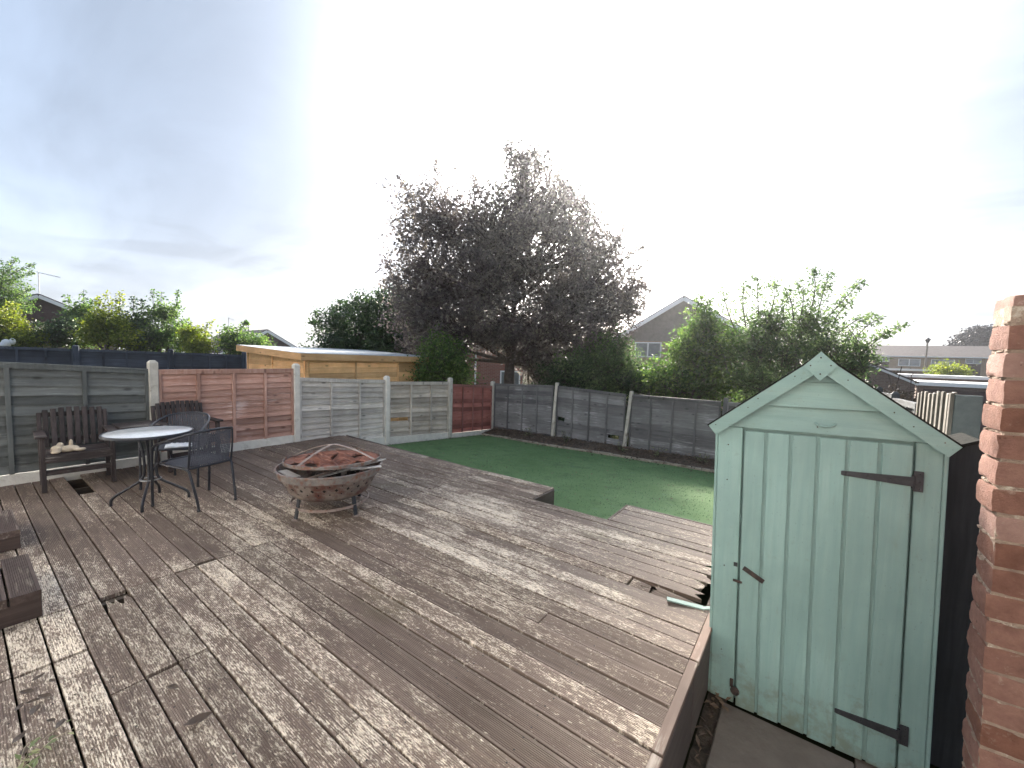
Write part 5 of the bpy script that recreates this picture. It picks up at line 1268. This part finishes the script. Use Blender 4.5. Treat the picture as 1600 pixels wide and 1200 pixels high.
tree('dark_shrub', 'dark evergreen mass behind the shed ridge', 'shrub', (b.x, b.y, -.75), [lobe(1165, 598, D, 50, 30), lobe(1225, 595, D, 44, 30), lobe(1300, 605, D, 40, 24)], L_dark, 6000, .10, trunks=2, per=24, spread=.12, shell=.45)
D = 12.0; b = at(1010, 640, D)
tree('dark_shrub', 'dark low shrub behind the middle of the back fence', 'shrub', (b.x, b.y, -.75), [lobe(1000, 595, D, 50, 28), lobe(880, 595, D + .4, 46, 34), lobe(1050, 610, D - .4, 40, 24), lobe(885, 640, 11.4, 48, 26), lobe(960, 655, 11.2, 48, 26)], L_dark, 9000, .10, trunks=2, per=24, spread=.12, shell=.45)  # last two lobes added behind the fence to make its holes look dark
# shrubs beyond the navy fence
D = 17.5
sl = [('yellow green feathery shrub at the far left edge above the navy fence', L_yellow, [(8, 512, 30, 28), (42, 528, 28, 15)], 4200),
      ('dark leafy shrub below the far left gable', L_laurel, [(75, 528, 32, 16), (104, 514, 24, 22)], 3600),
      ('mixed green shrub with a tall top right of the far left gable', L_mid, [(128, 502, 24, 26), (115, 525, 32, 22), (128, 482, 10, 12)], 4600),
      ('bright yellow green shrub in the middle of the left row', L_yellow, [(170, 505, 32, 30), (190, 525, 30, 22), (150, 520, 26, 24)], 5200),
      ('dark green shrub behind the bright one in the left row', L_laurel, [(208, 505, 22, 26), (215, 530, 30, 22)], 3200),
      ('large rounded green shrub with sunlit edge at the right end of the left row', L_mid, [(255, 508, 40, 34), (285, 530, 40, 26), (235, 530, 40, 26), (262, 485, 20, 14)], 7000),
      ('low yellow green shrub at the foot of the large rounded one', L_yellow, [(310, 540, 24, 18), (295, 522, 16, 14)], 2400)]
for i, (lab, mt, ls, nlf) in enumerate(sl):
    d = D + (i % 3) * .8; b = at(ls[0][0], 600, d)
    tree('garden_shrub', lab, 'shrub', (b.x, b.y, -.6), [lobe(x, y, d, rx, ry) for x, y, rx, ry in ls], mt, nlf, .13, trunks=2, per=22, spread=.11, shell=.7, grow=.86, twig=.4,
         shoots=[(at(ls[0][0] + q, ls[0][1] - 10, d), at(ls[0][0] + q * 1.6 + rnd(-8, 8), ls[0][1] - ls[0][3] - rnd(4, 22), d), 22) for q in (-14, 0, 12)], group='shrubs beyond the navy fence')
D = 21; b = at(-10, 600, D)
tree('small_tree', 'thin leaved small tree reaching in at the far left edge', 'tree', (b.x, b.y, -.6), [lobe(5, 440, D, 30, 30), lobe(-15, 460, D, 40, 40), lobe(15, 470, D, 26, 26)], L_mid, 3600, .14, per=18, spread=.16, shell=.4, width=.4,
     shoots=[(at(10, 445, D), at(52, 425, D), 40), (at(15, 430, D), at(50, 413, D), 36), (at(5, 430, D), at(25, 404, D), 30), (at(20, 470, D), at(50, 452, D), 30)])
D = 19; b = at(370, 600, D)
tree('garden_shrub', 'young bush with one long shoot left of the cabin roof', 'shrub', (b.x, b.y, -.6), [lobe(368, 535, D, 24, 22), lobe(395, 538, D, 24, 16)], L_mid, 3000, .13, trunks=2, per=22, spread=.14, shoots=[(at(370, 525, D), at(385, 503, D), 40), (at(365, 525, D), at(352, 512, D), 20)])
D = 33; b = at(1482, 600, D)
tree('round_bush', 'bright green bushy plant in front of the terrace houses', 'bush', (b.x, b.y, -1.8), [lobe(1482, 582, D, 24, 14), lobe(1470, 586, D, 16, 10), lobe(1495, 584, D, 14, 10)], L_yellow, 2600, .18, trunks=2, per=20, spread=.2, shell=.5)
D = 75; b = at(1515, 560, D)
tree('cedar_tree', 'dark cedar with flat layered branches rising behind the terrace roofs', 'tree', (b.x, b.y, -2), [lobe(1512, 540, D, 22, 5), lobe(1522, 532, D, 22, 5), lobe(1530, 524, D, 20, 5), lobe(1538, 517, D, 14, 4), lobe(1500, 544, D, 14, 3)], L_cedar, 5200, .5, trunk_r=.5, per=26, spread=.4, shell=.3)
D = 7.0; b = at(1405, 660, D)
tree('dry_shrub', 'brownish dry climbing shrub on the fence behind the shed', 'shrub', (b.x, b.y, -.6), [lobe(1405, 628, D, 26, 20), lobe(1425, 640, D, 18, 20)], m_leaf('dry_brown_leaf', (.05, .04, .03), (.09, .07, .05), (.16, .13, .10), 2, .2), 2600, .05, trunk_r=.03, per=20, spread=.06)

# ------------------------------------------------------------------ thin haze box, added to imitate the glare around the sun
mb = MB(); mb.box((-140, -40, -4), (140, 140, 26)); hz_ = mb.build('haze', None)
hm = bpy.data.materials.new('glare_haze'); hm.use_nodes = True; hm.node_tree.nodes.clear()
pv_ = hm.node_tree.nodes.new('ShaderNodeVolumePrincipled'); ho = hm.node_tree.nodes.new('ShaderNodeOutputMaterial'); hm.node_tree.links.new(pv_.outputs[0], ho.inputs['Volume'])
pv_.inputs['Color'].default_value = (.93, .95, 1, 1); pv_.inputs['Density'].default_value = .0009; pv_.inputs['Anisotropy'].default_value = .87
hz_.data.materials.clear(); hz_.data.materials.append(hm); tag(hz_, 'thin haze volume added over the gardens for the glare towards the sun', 'haze', kind='stuff')
